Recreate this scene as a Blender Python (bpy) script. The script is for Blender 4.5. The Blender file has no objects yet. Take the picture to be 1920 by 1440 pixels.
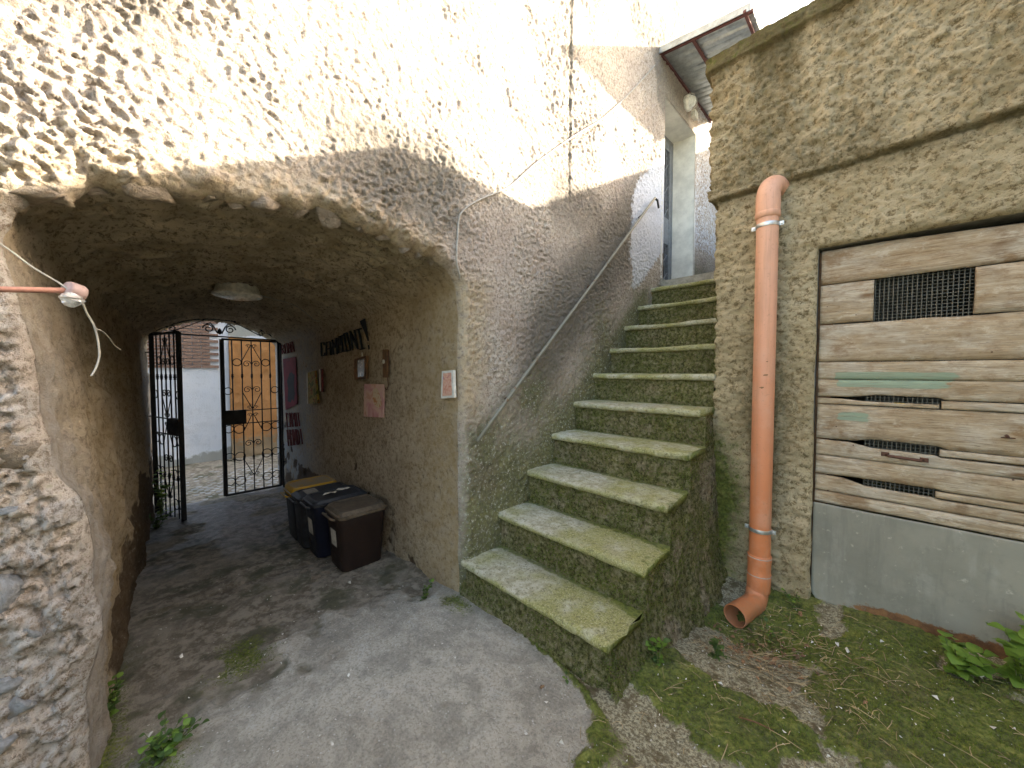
import bpy, math, random
import numpy as np
from mathutils import Vector, Matrix

random.seed(7)
RNG = np.random.default_rng(7)
SC = bpy.context.scene
COL = SC.collection

# ------------------------------------------------------------------ camera, sky, sun, exposure
EYE = 1.35
PITCH = math.radians(2.07)
cam_d = bpy.data.cameras.new('camera')
cam_d.sensor_width = 36.0
cam_d.lens = 36.0 * 693.0 / 1920.0
cam_d.clip_start = 0.02
cam_d.clip_end = 2000
cam = bpy.data.objects.new('camera', cam_d)
COL.objects.link(cam)
cam.location = (0, 0, EYE)
cam.rotation_euler = (math.radians(90) - PITCH, 0, math.radians(45))
SC.camera = cam

SUN_TO = Vector((1.0, 2.0, 1.045)).normalized()      # from the place towards the sun
world = bpy.data.worlds.new('World')
SC.world = world
world.use_nodes = True
_nt = world.node_tree
_nt.nodes.clear()
_sky = _nt.nodes.new('ShaderNodeTexSky')
_sky.sky_type = 'NISHITA'
_sky.sun_disc = False
_sky.sun_elevation = math.asin(SUN_TO.z)
_sky.sun_rotation = math.atan2(SUN_TO.x, SUN_TO.y)
_sky.altitude = 300
_sky.air_density = 1.0
_sky.dust_density = 4.0
_sky.ozone_density = 1.0
_bg = _nt.nodes.new('ShaderNodeBackground')
_bg.inputs[1].default_value = 0.15
_o = _nt.nodes.new('ShaderNodeOutputWorld')
_nt.links.new(_sky.outputs[0], _bg.inputs[0])
_nt.links.new(_bg.outputs[0], _o.inputs[0])

sun_d = bpy.data.lights.new('sun', 'SUN')
sun_d.energy = 3.4
sun_d.angle = math.radians(0.5)
sun_d.color = (1.0, 0.975, 0.945)
sun = bpy.data.objects.new('sun', sun_d)
COL.objects.link(sun)
sun.location = (6, 12, 9)
sun.rotation_euler = SUN_TO.to_track_quat('Z', 'Y').to_euler()

VS = SC.view_settings
VS.view_transform = 'Standard'
VS.look = 'None'
VS.gamma = 1.0
VS.use_curve_mapping = False
VS.exposure = 3.0
VS.use_white_balance = True
VS.white_balance_temperature = 7700
VS.white_balance_tint = 8
SC.render.engine = 'CYCLES'
SC.cycles.max_bounces = 12
SC.cycles.diffuse_bounces = 6
SC.cycles.glossy_bounces = 3
SC.cycles.use_denoising = True

# ------------------------------------------------------------------ pixel -> point on a real plane
_F = 693.0
_fw = np.array([-math.sqrt(.5) * math.cos(PITCH), math.sqrt(.5) * math.cos(PITCH), -math.sin(PITCH)])
_rt = np.array([math.sqrt(.5), math.sqrt(.5), 0.0])
_up = np.cross(_rt, _fw)
_C = np.array([0, 0, EYE])
def _ray(px, py): return _fw + _rt * (px - 960) / _F + _up * (720 - py) / _F
def onX(px, py, x): d = _ray(px, py); return _C + d * (x / d[0])
def onY(px, py, y): d = _ray(px, py); return _C + d * (y / d[1])
def onZ(px, py, z=0.0): d = _ray(px, py); return _C + d * ((z - EYE) / d[2])

# ------------------------------------------------------------------ noise
_perm = np.tile(RNG.permutation(256), 4).astype(np.int64)
_val = RNG.random(256)
def vn2(x, y, seed=0):
    x = np.asarray(x, float) + seed * 17.31; y = np.asarray(y, float) - seed * 9.73
    xi = np.floor(x).astype(np.int64); yi = np.floor(y).astype(np.int64)
    fx = x - xi; fy = y - yi
    u = fx * fx * fx * (fx * (fx * 6 - 15) + 10); v = fy * fy * fy * (fy * (fy * 6 - 15) + 10)
    xi &= 255; yi &= 255
    def h(a, b): return _val[_perm[_perm[a & 255] + (b & 255)]]
    a = h(xi, yi); b = h(xi + 1, yi); c = h(xi, yi + 1); d = h(xi + 1, yi + 1)
    return (a + (b - a) * u) * (1 - v) + (c + (d - c) * u) * v
def fbm2(x, y, oct=4, seed=0, gain=.5):
    s = 0; a = 1; t = 0
    for k in range(oct):
        s = s + a * vn2(np.asarray(x) * 2 ** k, np.asarray(y) * 2 ** k, seed + k * 3); t += a; a *= gain
    return s / t
def wor2(x, y, seed=0, jit=.9):
    """F1, F2 and a random value of the nearest cell"""
    x = np.asarray(x, float); y = np.asarray(y, float)
    xi = np.floor(x).astype(np.int64); yi = np.floor(y).astype(np.int64)
    f1 = np.full(x.shape, 9.0); f2 = np.full(x.shape, 9.0); cid = np.zeros(x.shape)
    for dx in (-1, 0, 1):
        for dy in (-1, 0, 1):
            a = (xi + dx + seed * 13) & 255; b = (yi + dy + seed * 7) & 255
            hh = _perm[_perm[a] + b]
            px = xi + dx + .5 + (_val[hh] - .5) * jit; py = yi + dy + .5 + (_val[_perm[hh + 57]] - .5) * jit
            d = np.hypot(px - x, py - y)
            new = d < f1
            f2 = np.where(new, f1, np.minimum(f2, d)); cid = np.where(new, _val[_perm[hh + 101]], cid)
            f1 = np.where(new, d, f1)
    return f1, f2, cid
def sst(a, b, x):
    t = np.clip((np.asarray(x, float) - a) / (b - a), 0, 1)
    return t * t * (3 - 2 * t)

# ------------------------------------------------------------------ objects
WT = {}
def _link(o, parent, loc):
    COL.objects.link(o)
    loc = Vector(loc)
    WT[o.name] = loc
    if parent is not None:
        o.parent = parent
        o.location = loc - WT[parent.name]
    else:
        o.location = loc
    return o
def tag(o, label=None, cat=None, group=None, kind=None):
    if label: o['label'] = label
    if cat: o['category'] = cat
    if group: o['group'] = group
    if kind: o['kind'] = kind
    return o
def empty(name, loc, label=None, cat=None, group=None):
    o = bpy.data.objects.new(name, None)
    o.empty_display_size = .1
    _link(o, None, loc)
    return tag(o, label, cat, group)
def inst(name, mesh, parent, loc, rot=(0, 0, 0), scale=(1, 1, 1)):
    o = bpy.data.objects.new(name, mesh)
    _link(o, parent, loc)
    o.rotation_euler = rot; o.scale = scale
    return o
def mesh_data(name, V, F, mat, smooth=True, attrs=None):
    me = bpy.data.meshes.new(name)
    V = np.asarray(V, np.float32)
    if isinstance(F, np.ndarray) and F.ndim == 2:
        n, k = F.shape
        me.vertices.add(len(V)); me.vertices.foreach_set('co', V.ravel())
        me.loops.add(n * k); me.loops.foreach_set('vertex_index', F.astype(np.int32).ravel())
        me.polygons.add(n); me.polygons.foreach_set('loop_start', np.arange(0, n * k, k, dtype=np.int32))
        me.update(calc_edges=True)
    else:
        me.from_pydata([tuple(map(float, v)) for v in V], [], [tuple(map(int, f)) for f in F])
    if smooth:
        me.polygons.foreach_set('use_smooth', np.ones(len(me.polygons), bool))
    for an, data in (attrs or {}).items():
        at = me.attributes.new(an, 'FLOAT_COLOR', 'POINT')
        at.data.foreach_set('color', np.asarray(data, np.float32).ravel())
    if mat is not None: me.materials.append(mat)
    me.update()
    return me
def mobj(name, V, F, mat, parent=None, smooth=True, attrs=None, origin=(0, 0, 0)):
    V = np.asarray(V, float) - np.asarray(origin, float)
    me = mesh_data(name, V, F, mat, smooth, attrs)
    return _link(bpy.data.objects.new(name, me), parent, origin)
def gridF(nu, nv, keep=None):
    i = np.arange(nu * nv).reshape(nu, nv)
    F = np.stack([i[:-1, :-1].ravel(), i[1:, :-1].ravel(), i[1:, 1:].ravel(), i[:-1, 1:].ravel()], 1)
    return F if keep is None else F[keep]
def compact(V, F, extra=None):
    used = np.unique(F)
    mp = np.full(len(V), -1); mp[used] = np.arange(len(used))
    ex = {k: v[used] for k, v in (extra or {}).items()}
    return V[used], mp[F], ex

class MB:
    """collects simple solids into one mesh"""
    def __init__(s): s.V = []; s.F = []
    def add(s, V, F):
        b = len(s.V); s.V += [tuple(v) for v in V]; s.F += [tuple(i + b for i in f) for f in F]; return s
    def box(s, lo, hi):
        x0, y0, z0 = lo; x1, y1, z1 = hi
        return s.add([(x0,y0,z0),(x1,y0,z0),(x1,y1,z0),(x0,y1,z0),(x0,y0,z1),(x1,y0,z1),(x1,y1,z1),(x0,y1,z1)],
                     [(0,3,2,1),(4,5,6,7),(0,1,5,4),(1,2,6,5),(2,3,7,6),(3,0,4,7)])
    def hexa(s, P):
        return s.add(P, [(0,3,2,1),(4,5,6,7),(0,1,5,4),(1,2,6,5),(2,3,7,6),(3,0,4,7)])
    def tube(s, pts, r, n=8, cap=True, square=False):
        P = [Vector(p) for p in pts]; m = len(P)
        rr = r if isinstance(r, (list, tuple)) else [r] * m
        T = []
        for i in range(m):
            t = (P[min(i + 1, m - 1)] - P[max(i - 1, 0)]); T.append(t.normalized() if t.length > 1e-9 else Vector((0, 0, 1)))
        ref = Vector((0, 0, 1)) if abs(T[0].z) < .9 else Vector((1, 0, 0))
        a = T[0].cross(ref).normalized()
        V = []
        for i in range(m):
            a = (a - T[i] * a.dot(T[i])).normalized(); b = T[i].cross(a)
            for k in range(n):
                q = 2 * math.pi * (k + (.5 if square else 0)) / n
                V.append(P[i] + (a * math.cos(q) + b * math.sin(q)) * rr[i])
        F = []
        for i in range(m - 1):
            for k in range(n):
                k2 = (k + 1) % n
                F.append((i * n + k, i * n + k2, (i + 1) * n + k2, (i + 1) * n + k))
        if cap:
            F.append(tuple(range(n - 1, -1, -1))); F.append(tuple((m - 1) * n + k for k in range(n)))
        return s.add(V, F)
    def ring(s, c, ax, R, r, n=20, k=6, a0=0, a1=2 * math.pi, up=(0, 0, 1)):
        ax = Vector(ax).normalized(); u = Vector(up); u = (u - ax * u.dot(ax))
        u = u.normalized() if u.length > 1e-6 else ax.orthogonal().normalized()
        v = ax.cross(u); c = Vector(c)
        pts = [c + (u * math.cos(a0 + (a1 - a0) * i / n) + v * math.sin(a0 + (a1 - a0) * i / n)) * R for i in range(n + 1)]
        return s.tube(pts, r, k, cap=abs(a1 - a0) < 6.2)
    def lathe(s, c, ax, prof, n=24):
        """prof: (distance along ax, radius)"""
        ax = Vector(ax).normalized(); u = ax.orthogonal().normalized(); v = ax.cross(u); c = Vector(c)
        V = []; F = []; m = len(prof)
        for d, r in prof:
            for k in range(n):
                q = 2 * math.pi * k / n
                V.append(c + ax * d + (u * math.cos(q) + v * math.sin(q)) * max(r, 1e-4))
        for i in range(m - 1):
            for k in range(n):
                k2 = (k + 1) % n; F.append((i * n + k, i * n + k2, (i + 1) * n + k2, (i + 1) * n + k))
        return s.add(V, F)
    def build(s, name, mat, parent=None, smooth=False, origin=(0, 0, 0)):
        return mobj(name, s.V, s.F, mat, parent, smooth, None, origin)

def bevel(o, w=.004, seg=2):
    m = o.modifiers.new('bevel', 'BEVEL'); m.width = w; m.segments = seg; m.limit_method = 'ANGLE'
    return o

# ------------------------------------------------------------------ materials
class NB:
    def __init__(s, name):
        s.m = bpy.data.materials.new(name); s.m.use_nodes = True
        s.nt = s.m.node_tree; s.nt.nodes.clear()
        s._pos = None
    def n(s, t, ins=None, **pr):
        nd = s.nt.nodes.new(t)
        for k, v in pr.items(): setattr(nd, k, v)
        for k, v in (ins or {}).items(): s.put(nd.inputs[k], v)
        return nd
    def put(s, sock, v):
        if isinstance(v, bpy.types.NodeSocket): s.nt.links.new(v, sock)
        elif isinstance(v, (tuple, list)):
            v = tuple(v)
            if sock.type == 'RGBA' and len(v) == 3: v = v + (1,)
            sock.default_value = v
        else: sock.default_value = v
    def pos(s):
        if s._pos is None:
            s._pos = s.n('ShaderNodeTexCoord').outputs['Object']
        return s._pos
    def rnd(s): return s.n('ShaderNodeObjectInfo').outputs['Random']
    def scaled(s, sx, sy, sz, vec=None, shift=None):
        nd = s.n('ShaderNodeMapping', {'Vector': vec or s.pos(), 'Scale': (sx, sy, sz)})
        if shift is not None:
            c = s.n('ShaderNodeCombineXYZ', {'X': s.math('MULTIPLY', shift, 37.0), 'Y': s.math('MULTIPLY', shift, 91.0), 'Z': s.math('MULTIPLY', shift, 53.0)})
            s.nt.links.new(c.outputs[0], nd.inputs['Location'])
        return nd.outputs[0]
    def noise(s, scale, detail=4, rough=.55, vec=None, dist=0, color=False):
        nd = s.n('ShaderNodeTexNoise', {'Vector': vec or s.pos(), 'Scale': scale, 'Detail': detail, 'Roughness': rough, 'Distortion': dist})
        return nd.outputs['Color' if color else 'Fac']
    def vor(s, scale, vec=None, feature='F1', out='Distance', rand=1):
        nd = s.n('ShaderNodeTexVoronoi', {'Vector': vec or s.pos(), 'Scale': scale, 'Randomness': rand}, feature=feature)
        return nd.outputs[out]
    def attr(s, name):
        nd = s.n('ShaderNodeAttribute', attribute_name=name)
        sp = s.n('ShaderNodeSeparateColor', {'Color': nd.outputs['Color']})
        return sp.outputs[0], sp.outputs[1], sp.outputs[2], nd.outputs['Alpha']
    def math(s, op, a, b=0.0, clamp=False):
        nd = s.n('ShaderNodeMath', operation=op, use_clamp=clamp); s.put(nd.inputs[0], a); s.put(nd.inputs[1], b); return nd.outputs[0]
    def sm(s, v, a, b, lo=0.0, hi=1.0):
        nd = s.n('ShaderNodeMapRange', {'Value': v, 'From Min': a, 'From Max': b, 'To Min': lo, 'To Max': hi}, interpolation_type='SMOOTHSTEP')
        return nd.outputs[0]
    def mix(s, f, a, b, blend='MIX'):
        nd = s.n('ShaderNodeMix', data_type='RGBA', blend_type=blend)
        s.put(nd.inputs[0], f); s.put(nd.inputs[6], a); s.put(nd.inputs[7], b); return nd.outputs[2]
    def ramp(s, f, stops):
        nd = s.n('ShaderNodeValToRGB', {'Fac': f}); cr = nd.color_ramp
        while len(cr.elements) < len(stops): cr.elements.new(.5)
        for e, (p, c) in zip(cr.elements, stops):
            e.position = p; e.color = tuple(c) + (1,) if len(c) == 3 else c
        return nd.outputs[0]
    def bump(s, h, strength=.5, dist=.01, normal=None):
        ins = {'Height': h, 'Strength': strength, 'Distance': dist}
        if normal is not None: ins['Normal'] = normal
        return s.n('ShaderNodeBump', ins).outputs[0]
    def out(s, col, rough=.85, normal=None, metal=0.0, spec=.3, **kw):
        ins = {'Base Color': col, 'Roughness': rough, 'Metallic': metal, 'Specular IOR Level': spec}
        ins.update(kw)
        if normal is not None: ins['Normal'] = normal
        b = s.n('ShaderNodeBsdfPrincipled', ins)
        o = s.n('ShaderNodeOutputMaterial'); s.nt.links.new(b.outputs[0], o.inputs[0])
        return s.m

def plain(name, col, rough=.6, metal=0.0, var=.25, scale=25, bump=.0, spec=.35):
    """a plain coat with wear-like unevenness"""
    b = NB(name)
    f = b.noise(scale, 5, .65)
    dark = tuple(c * (1 - var) for c in col); light = tuple(min(1, c * (1 + var)) for c in col)
    c = b.mix(b.sm(f, .3, .7), dark, light)
    nrm = b.bump(b.noise(scale * 6, 3), bump, .003) if bump else None
    return b.out(c, b.sm(f, .2, .8, rough - .12, min(1, rough + .12)), nrm, metal, spec)
# ------------------------------------------------------------------ surface materials
def moss_color(b):
    f = b.noise(55, 4, .6); g = b.noise(3.5, 3)
    c = b.mix(b.sm(f, .3, .7), (.050, .068, .009), (.165, .195, .034))
    c = b.mix(b.math('MULTIPLY', b.sm(b.noise(9, 4, .7), .5, .66), .8), c, b.mix(b.sm(f, .3, .7), (.13, .15, .022), (.29, .30, .070)))
    return b.mix(b.sm(g, .48, .75), c, b.mix(b.sm(f, .3, .7), (.070, .064, .018), (.190, .175, .055)))

def mat_render():
    """old lime roughcast of the house over the passage"""
    b = NB('lime_roughcast')
    moss, dark, white, ochre = b.attr('m1'); lump, pale, grain, _2 = b.attr('m2')
    n1 = b.noise(2.2, 4, .6); n2 = b.noise(26, 4, .7); n3 = b.noise(110, 2, .6)
    sp = b.noise(52, 5, .82)
    base = b.mix(b.sm(n1, .35, .65), (.49, .41, .355), (.58, .51, .44))
    base = b.mix(b.sm(n2, .33, .62), b.mix(.5, base, (.33, .275, .225)), base)
    base = b.mix(b.sm(sp, .52, .39), base, (.255, .208, .165))
    base = b.mix(b.math('MULTIPLY', b.sm(sp, .56, .68), .6), base, (.68, .63, .55))
    base = b.mix(b.math('MULTIPLY', ochre, b.sm(n2, .25, .6)), base, (.47, .345, .175))
    # grey stains and darker bands from the mask, broken up by noise
    dk = b.sm(b.math('ADD', b.math('ADD', dark, b.math('MULTIPLY', n2, .7)), b.math('MULTIPLY', n3, .25)), .52, 1.02)
    base = b.mix(b.math('MULTIPLY', dk, .8), base, (.115, .105, .088))
    wf = b.sm(b.math('ADD', white, b.math('MULTIPLY', b.math('SUBTRACT', n2, .5), .9)), .42, .62)
    base = b.mix(wf, base, b.mix(b.sm(n3, .3, .7), (.56, .58, .63), (.68, .69, .72)))
    ms = b.sm(b.math('ADD', b.math('ADD', moss, b.math('MULTIPLY', b.math('SUBTRACT', sp, .5), 2.6)), b.math('MULTIPLY', b.math('SUBTRACT', lump, .5), -.2)), .02, .80)
    base = b.mix(b.math('MULTIPLY', ms, .82), base, b.mix(.35, moss_color(b), (.085, .078, .052)))
    # worn tips in the mossy zone show the pale lime
    tip = b.math('MULTIPLY', b.sm(sp, .565, .62), b.sm(moss, .2, .5))
    base = b.mix(b.math('MULTIPLY', tip, .85), base, (.60, .58, .52))
    base = b.mix(pale, base, b.mix(b.sm(n2, .3, .7), (.31, .275, .24), (.475, .455, .435)))
    base = b.mix(b.math('MULTIPLY', pale, b.math('MULTIPLY', b.sm(sp, .50, .38), .9)), base, (.19, .145, .105))
    return b.out(base, .93, b.bump(sp, 1.0, .013), spec=.12)

def mat_passage():
    b = NB('passage_plaster')
    damp, stone, pale, ochre = b.attr('m1'); lump, far_tint, _, _2 = b.attr('m2')
    n1 = b.noise(1.9, 4, .62); n2 = b.noise(13, 4, .7); n3 = b.noise(80, 2, .6)
    base = b.mix(b.sm(n1, .35, .65), (.41, .32, .22), (.53, .43, .305))
    sp = b.noise(34, 6, .82)
    base = b.mix(b.math('MULTIPLY', b.sm(n2, .5, .68), .7), base, (.22, .155, .09))
    base = b.mix(b.math('MULTIPLY', b.sm(sp, .50, .40), .8), base, (.16, .11, .065))
    base = b.mix(b.math('MULTIPLY', ochre, b.sm(n2, .25, .6)), base, (.46, .325, .16))
    st = b.mix(b.sm(b.noise(5, 4), .35, .65), (.40, .325, .225), (.58, .49, .365))
    st = b.mix(b.math('MULTIPLY', b.sm(lump, .55, .95), .55), st, (.52, .44, .33))
    st = b.mix(b.sm(sp, .50, .38), st, (.19, .15, .10))
    base = b.mix(stone, base, st)
    base = b.mix(b.math('MULTIPLY', far_tint, b.sm(n2, .3, .55)), base, (.40, .42, .45))
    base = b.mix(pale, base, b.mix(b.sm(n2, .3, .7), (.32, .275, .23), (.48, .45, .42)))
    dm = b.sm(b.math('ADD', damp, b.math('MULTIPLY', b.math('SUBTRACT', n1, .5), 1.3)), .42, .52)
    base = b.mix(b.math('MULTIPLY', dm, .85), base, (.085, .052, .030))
    base = b.mix(b.math('MULTIPLY', b.sm(sp, .56, .68), .45), base, (.54, .46, .35))
    return b.out(base, .93, b.bump(sp, 1.0, .024), spec=.12)

def mat_shed():
    b = NB('shed_roughcast')
    moss, dark, pale, earth = b.attr('m1'); lump, _1, grain, _2 = b.attr('m2')
    n1 = b.noise(1.6, 4, .62); n2 = b.noise(22, 4, .7); n3 = b.noise(120, 2, .6)
    base = b.mix(b.sm(n1, .35, .66), (.46, .37, .225), (.60, .50, .33))
    sp = b.noise(34, 6, .82)
    base = b.mix(b.sm(sp, .52, .39), base, (.225, .172, .092))
    base = b.mix(b.math('MULTIPLY', b.sm(sp, .55, .66), .55), base, (.60, .52, .37))
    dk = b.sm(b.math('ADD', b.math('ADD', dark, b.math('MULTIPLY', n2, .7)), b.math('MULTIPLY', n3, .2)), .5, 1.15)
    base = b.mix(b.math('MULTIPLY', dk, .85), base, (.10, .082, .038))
    yl = b.sm(b.math('ADD', pale, b.math('MULTIPLY', b.math('SUBTRACT', n2, .5), .9)), .45, .7)
    base = b.mix(b.math('MULTIPLY', yl, .75), base, (.52, .42, .17))
    ms = b.sm(b.math('ADD', b.math('ADD', moss, b.math('MULTIPLY', b.math('SUBTRACT', sp, .5), 2.4)), b.math('MULTIPLY', b.math('SUBTRACT', lump, .5), -.2)), .10, .80)
    base = b.mix(b.math('MULTIPLY', ms, .93), base, moss_color(b))
    return b.out(base, .93, b.bump(sp, 1.0, .024), spec=.12)

def mat_ground():
    b = NB('yard_concrete')
    moss, dirt, earth, wet = b.attr('m1')
    n1 = b.noise(2.0, 4, .62); n2 = b.noise(15, 4, .7); n3 = b.noise(95, 2, .6)
    agg = b.vor(85, out='Color'); aggv = b.n('ShaderNodeRGBToBW', {'Color': agg}).outputs[0]
    ad = b.vor(85)
    base = b.mix(b.sm(n1, .35, .65), (.42, .375, .305), (.52, .475, .395))
    sp = b.noise(85, 5, .8); pt = b.noise(5.5, 5, .7, None, .6)
    base = b.mix(b.math('MULTIPLY', b.sm(pt, .42, .62), .6), base, (.235, .215, .175))
    base = b.mix(b.math('MULTIPLY', b.sm(pt, .42, .34), .6), base, (.52, .495, .44))
    base = b.mix(b.math('MULTIPLY', b.sm(sp, .50, .40), .6), base, (.20, .18, .145))
    base = b.mix(b.math('MULTIPLY', b.sm(sp, .56, .66), .55), base, (.56, .53, .465))
    base = b.mix(b.math('MULTIPLY', b.sm(aggv, .72, .92), b.sm(ad, .35, .2)), base, (.58, .555, .50))
    base = b.mix(b.math('MULTIPLY', b.sm(n2, .48, .7), .45), base, (.20, .185, .155))
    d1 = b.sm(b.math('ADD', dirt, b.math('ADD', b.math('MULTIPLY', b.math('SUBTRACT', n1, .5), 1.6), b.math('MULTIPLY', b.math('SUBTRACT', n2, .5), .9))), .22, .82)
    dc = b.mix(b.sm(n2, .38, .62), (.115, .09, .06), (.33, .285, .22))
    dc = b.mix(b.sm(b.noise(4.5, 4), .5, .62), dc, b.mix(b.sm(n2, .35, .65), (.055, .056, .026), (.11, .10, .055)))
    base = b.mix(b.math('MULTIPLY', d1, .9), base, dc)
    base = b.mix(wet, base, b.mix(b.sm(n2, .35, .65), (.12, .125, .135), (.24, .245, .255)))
    e1 = b.sm(b.math('ADD', earth, b.math('MULTIPLY', b.math('SUBTRACT', n2, .5), .8)), .42, .6)
    ec = b.mix(b.sm(sp, .42, .60), (.17, .14, .085), (.50, .455, .31))
    ec = b.mix(b.sm(n2, .5, .65), ec, (.15, .115, .065))
    base = b.mix(e1, base, ec)
    ms = b.sm(b.math('ADD', moss, b.math('ADD', b.math('MULTIPLY', b.math('SUBTRACT', n2, .5), 1.0), b.math('MULTIPLY', b.math('SUBTRACT', sp, .5), 2.2))), .36, .66)
    base = b.mix(b.math('MULTIPLY', ms, .94), base, moss_color(b))
    return b.out(base, b.sm(wet, .0, .5, .92, .42), b.bump(sp, b.sm(wet, 0, .5, 1.0, .5), .012), spec=.3)

def mat_tread():
    b = NB('mossy_tread_stone')
    worn, edge, _, _2 = b.attr('m1')
    n1 = b.noise(5, 6, .62); n2 = b.noise(24, 5, .65); n3 = b.noise(160, 3, .6)
    rn = b.rnd()
    base = b.mix(b.sm(n2, .35, .65), (.35, .32, .215), (.54, .505, .385))
    alg = b.mix(b.sm(n3, .35, .65), (.215, .21, .058), (.395, .375, .135))
    al = b.sm(b.math('ADD', worn, b.math('ADD', b.math('MULTIPLY', b.math('SUBTRACT', n1, .5), -1.9), b.math('MULTIPLY', b.math('SUBTRACT', rn, .5), .35))), .75, .10)
    base = b.mix(b.math('MULTIPLY', al, .85), base, alg)
    base = b.mix(b.math('MULTIPLY', b.sm(b.noise(3.2, 5, .7), .53, .66), .55), base, (.60, .575, .47))
    sp = b.noise(60, 5, .8)
    base = b.mix(b.math('MULTIPLY', b.sm(sp, .48, .38), .75), base, (.13, .12, .055))
    base = b.mix(b.math('MULTIPLY', b.sm(n3, .56, .72), .55), base, (.56, .54, .44))
    base = b.mix(b.math('MULTIPLY', b.sm(b.vor(60), .16, .05), .8), base, (.07, .065, .03))
    ms = b.sm(b.math('ADD', edge, b.math('MULTIPLY', b.math('SUBTRACT', n2, .5), 1.2)), .52, .74)
    base = b.mix(b.math('MULTIPLY', ms, .8), base, moss_color(b))
    return b.out(base, .92, b.bump(sp, .9, .010), spec=.15)

def mat_riser():
    b = NB('mossy_riser_stone')
    mo, pale, _, _2 = b.attr('m1')
    n1 = b.noise(7, 6, .62); n2 = b.noise(30, 5, .65); n3 = b.noise(140, 3, .6)
    base = b.mix(b.sm(n2, .35, .65), (.19, .145, .088), (.37, .31, .21))
    ms = b.sm(b.math('ADD', mo, b.math('MULTIPLY', b.math('SUBTRACT', n1, .5), 1.7)), .30, .68)
    sp = b.noise(42, 6, .82)
    ms2 = b.math('MULTIPLY', ms, b.sm(sp, .62, .44, .30, 1.0))
    base = b.mix(b.math('MULTIPLY', ms2, .88), base, b.mix(.22, moss_color(b), (.10, .078, .042)))
    base = b.mix(b.math('MULTIPLY', b.sm(sp, .52, .38), .85), base, (.040, .034, .015))
    base = b.mix(b.math('MULTIPLY', b.sm(n3, .62, .74), .8), base, (.50, .46, .34))
    return b.out(base, .94, b.bump(sp, 1.0, .022), spec=.12)

def mat_wood():
    b = NB('weathered_planks')
    r = b.rnd()
    v = b.scaled(2.4, 14, 20, shift=r); v2 = b.scaled(6, 40, 160, shift=r)
    g1 = b.noise(2.2, 6, .62, v, .6); g2 = b.noise(2.0, 5, .65, v2)
    lo = b.noise(3.0, 4, .6, b.scaled(1, 1, 2.2, shift=r))
    base = b.ramp(g1, [(.28, (.25, .175, .105)), (.43, (.37, .285, .185)), (.56, (.455, .365, .255)), (.72, (.55, .475, .365))])
    base = b.mix(b.math('MULTIPLY', r, .38), base, b.mix(.5, base, (.30, .20, .115)))
    base = b.mix(b.sm(lo, .42, .68), base, b.mix(b.sm(g1, .3, .7), (.36, .31, .24), (.54, .48, .39)))
    base = b.mix(b.math('MULTIPLY', b.sm(g2, .52, .68), .75), base, (.15, .092, .048))
    bl = b.noise(11, 5, .75, b.scaled(1, 1, 1.6, shift=r))
    base = b.mix(b.math('MULTIPLY', b.sm(bl, .50, .66), .65), base, (.265, .185, .115))
    base = b.mix(b.math('MULTIPLY', b.sm(bl, .44, .32), .5), base, (.62, .555, .45))
    da = b.noise(3, 3, .6, b.scaled(9, 60, 75, shift=r))
    base = b.mix(b.math('MULTIPLY', b.sm(da, .66, .72), .8), base, (.085, .052, .03))
    kn = b.vor(2.6, b.scaled(1, 1, 2.4, shift=r))
    base = b.mix(b.math('MULTIPLY', b.sm(kn, .14, .03), b.sm(g1, .25, .6)), base, (.15, .085, .042))
    st = b.noise(5, 5, .7, b.scaled(1, 1, 1.5, shift=r))
    base = b.mix(b.math('MULTIPLY', b.sm(st, .54, .68), .7), base, (.22, .132, .065))
    green, stain, rot, _2 = b.attr('m1')
    gf = b.sm(b.math('ADD', green, b.math('MULTIPLY', b.math('SUBTRACT', g1, .5), .9)), .42, .55)
    base = b.mix(b.math('MULTIPLY', gf, b.sm(g2, .7, .5, .35, .92)), base, (.25, .335, .245))
    base = b.mix(b.math('MULTIPLY', b.sm(b.math('ADD', rot, b.math('MULTIPLY', b.math('SUBTRACT', g2, .5), 1.2)), .45, .7), .8), base, (.20, .115, .062))
    h = b.math('ADD', g2, b.math('MULTIPLY', g1, .6))
    return b.out(base, .86, b.bump(h, .9, .006), spec=.2)

def mat_sheet():
    b = NB('grey_painted_sheet')
    rust, _, _1, _2 = b.attr('m1')
    n1 = b.noise(2.6, 6, .6); n2 = b.noise(22, 5, .7); n3 = b.noise(9, 5, .7, b.scaled(1, 1, .35))
    base = b.mix(b.sm(n1, .3, .7), (.20, .195, .158), (.27, .26, .21))
    base = b.mix(b.math('MULTIPLY', b.sm(n3, .5, .75), .5), base, (.33, .33, .285))
    dr = b.noise(14, 4, .7, b.scaled(1, 1, .12))
    base = b.mix(b.math('MULTIPLY', b.sm(dr, .48, .68), .45), base, (.155, .15, .125))
    base = b.mix(b.math('MULTIPLY', b.sm(b.noise(6, 6, .75), .5, .62), .4), base, (.17, .165, .135))
    base = b.mix(b.math('MULTIPLY', b.sm(n2, .60, .72), .7), base, (.42, .40, .33))
    rf = b.sm(b.math('ADD', rust, b.math('MULTIPLY', b.math('SUBTRACT', n2, .5), 1.1)), .45, .62)
    base = b.mix(rf, base, b.mix(b.sm(n2, .35, .65), (.11, .05, .022), (.23, .115, .05)))
    return b.out(base, b.sm(n2, .3, .7, .7, .9), b.bump(b.math('ADD', n1, b.math('MULTIPLY', n2, .25)), .25, .012), spec=.35)

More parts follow.
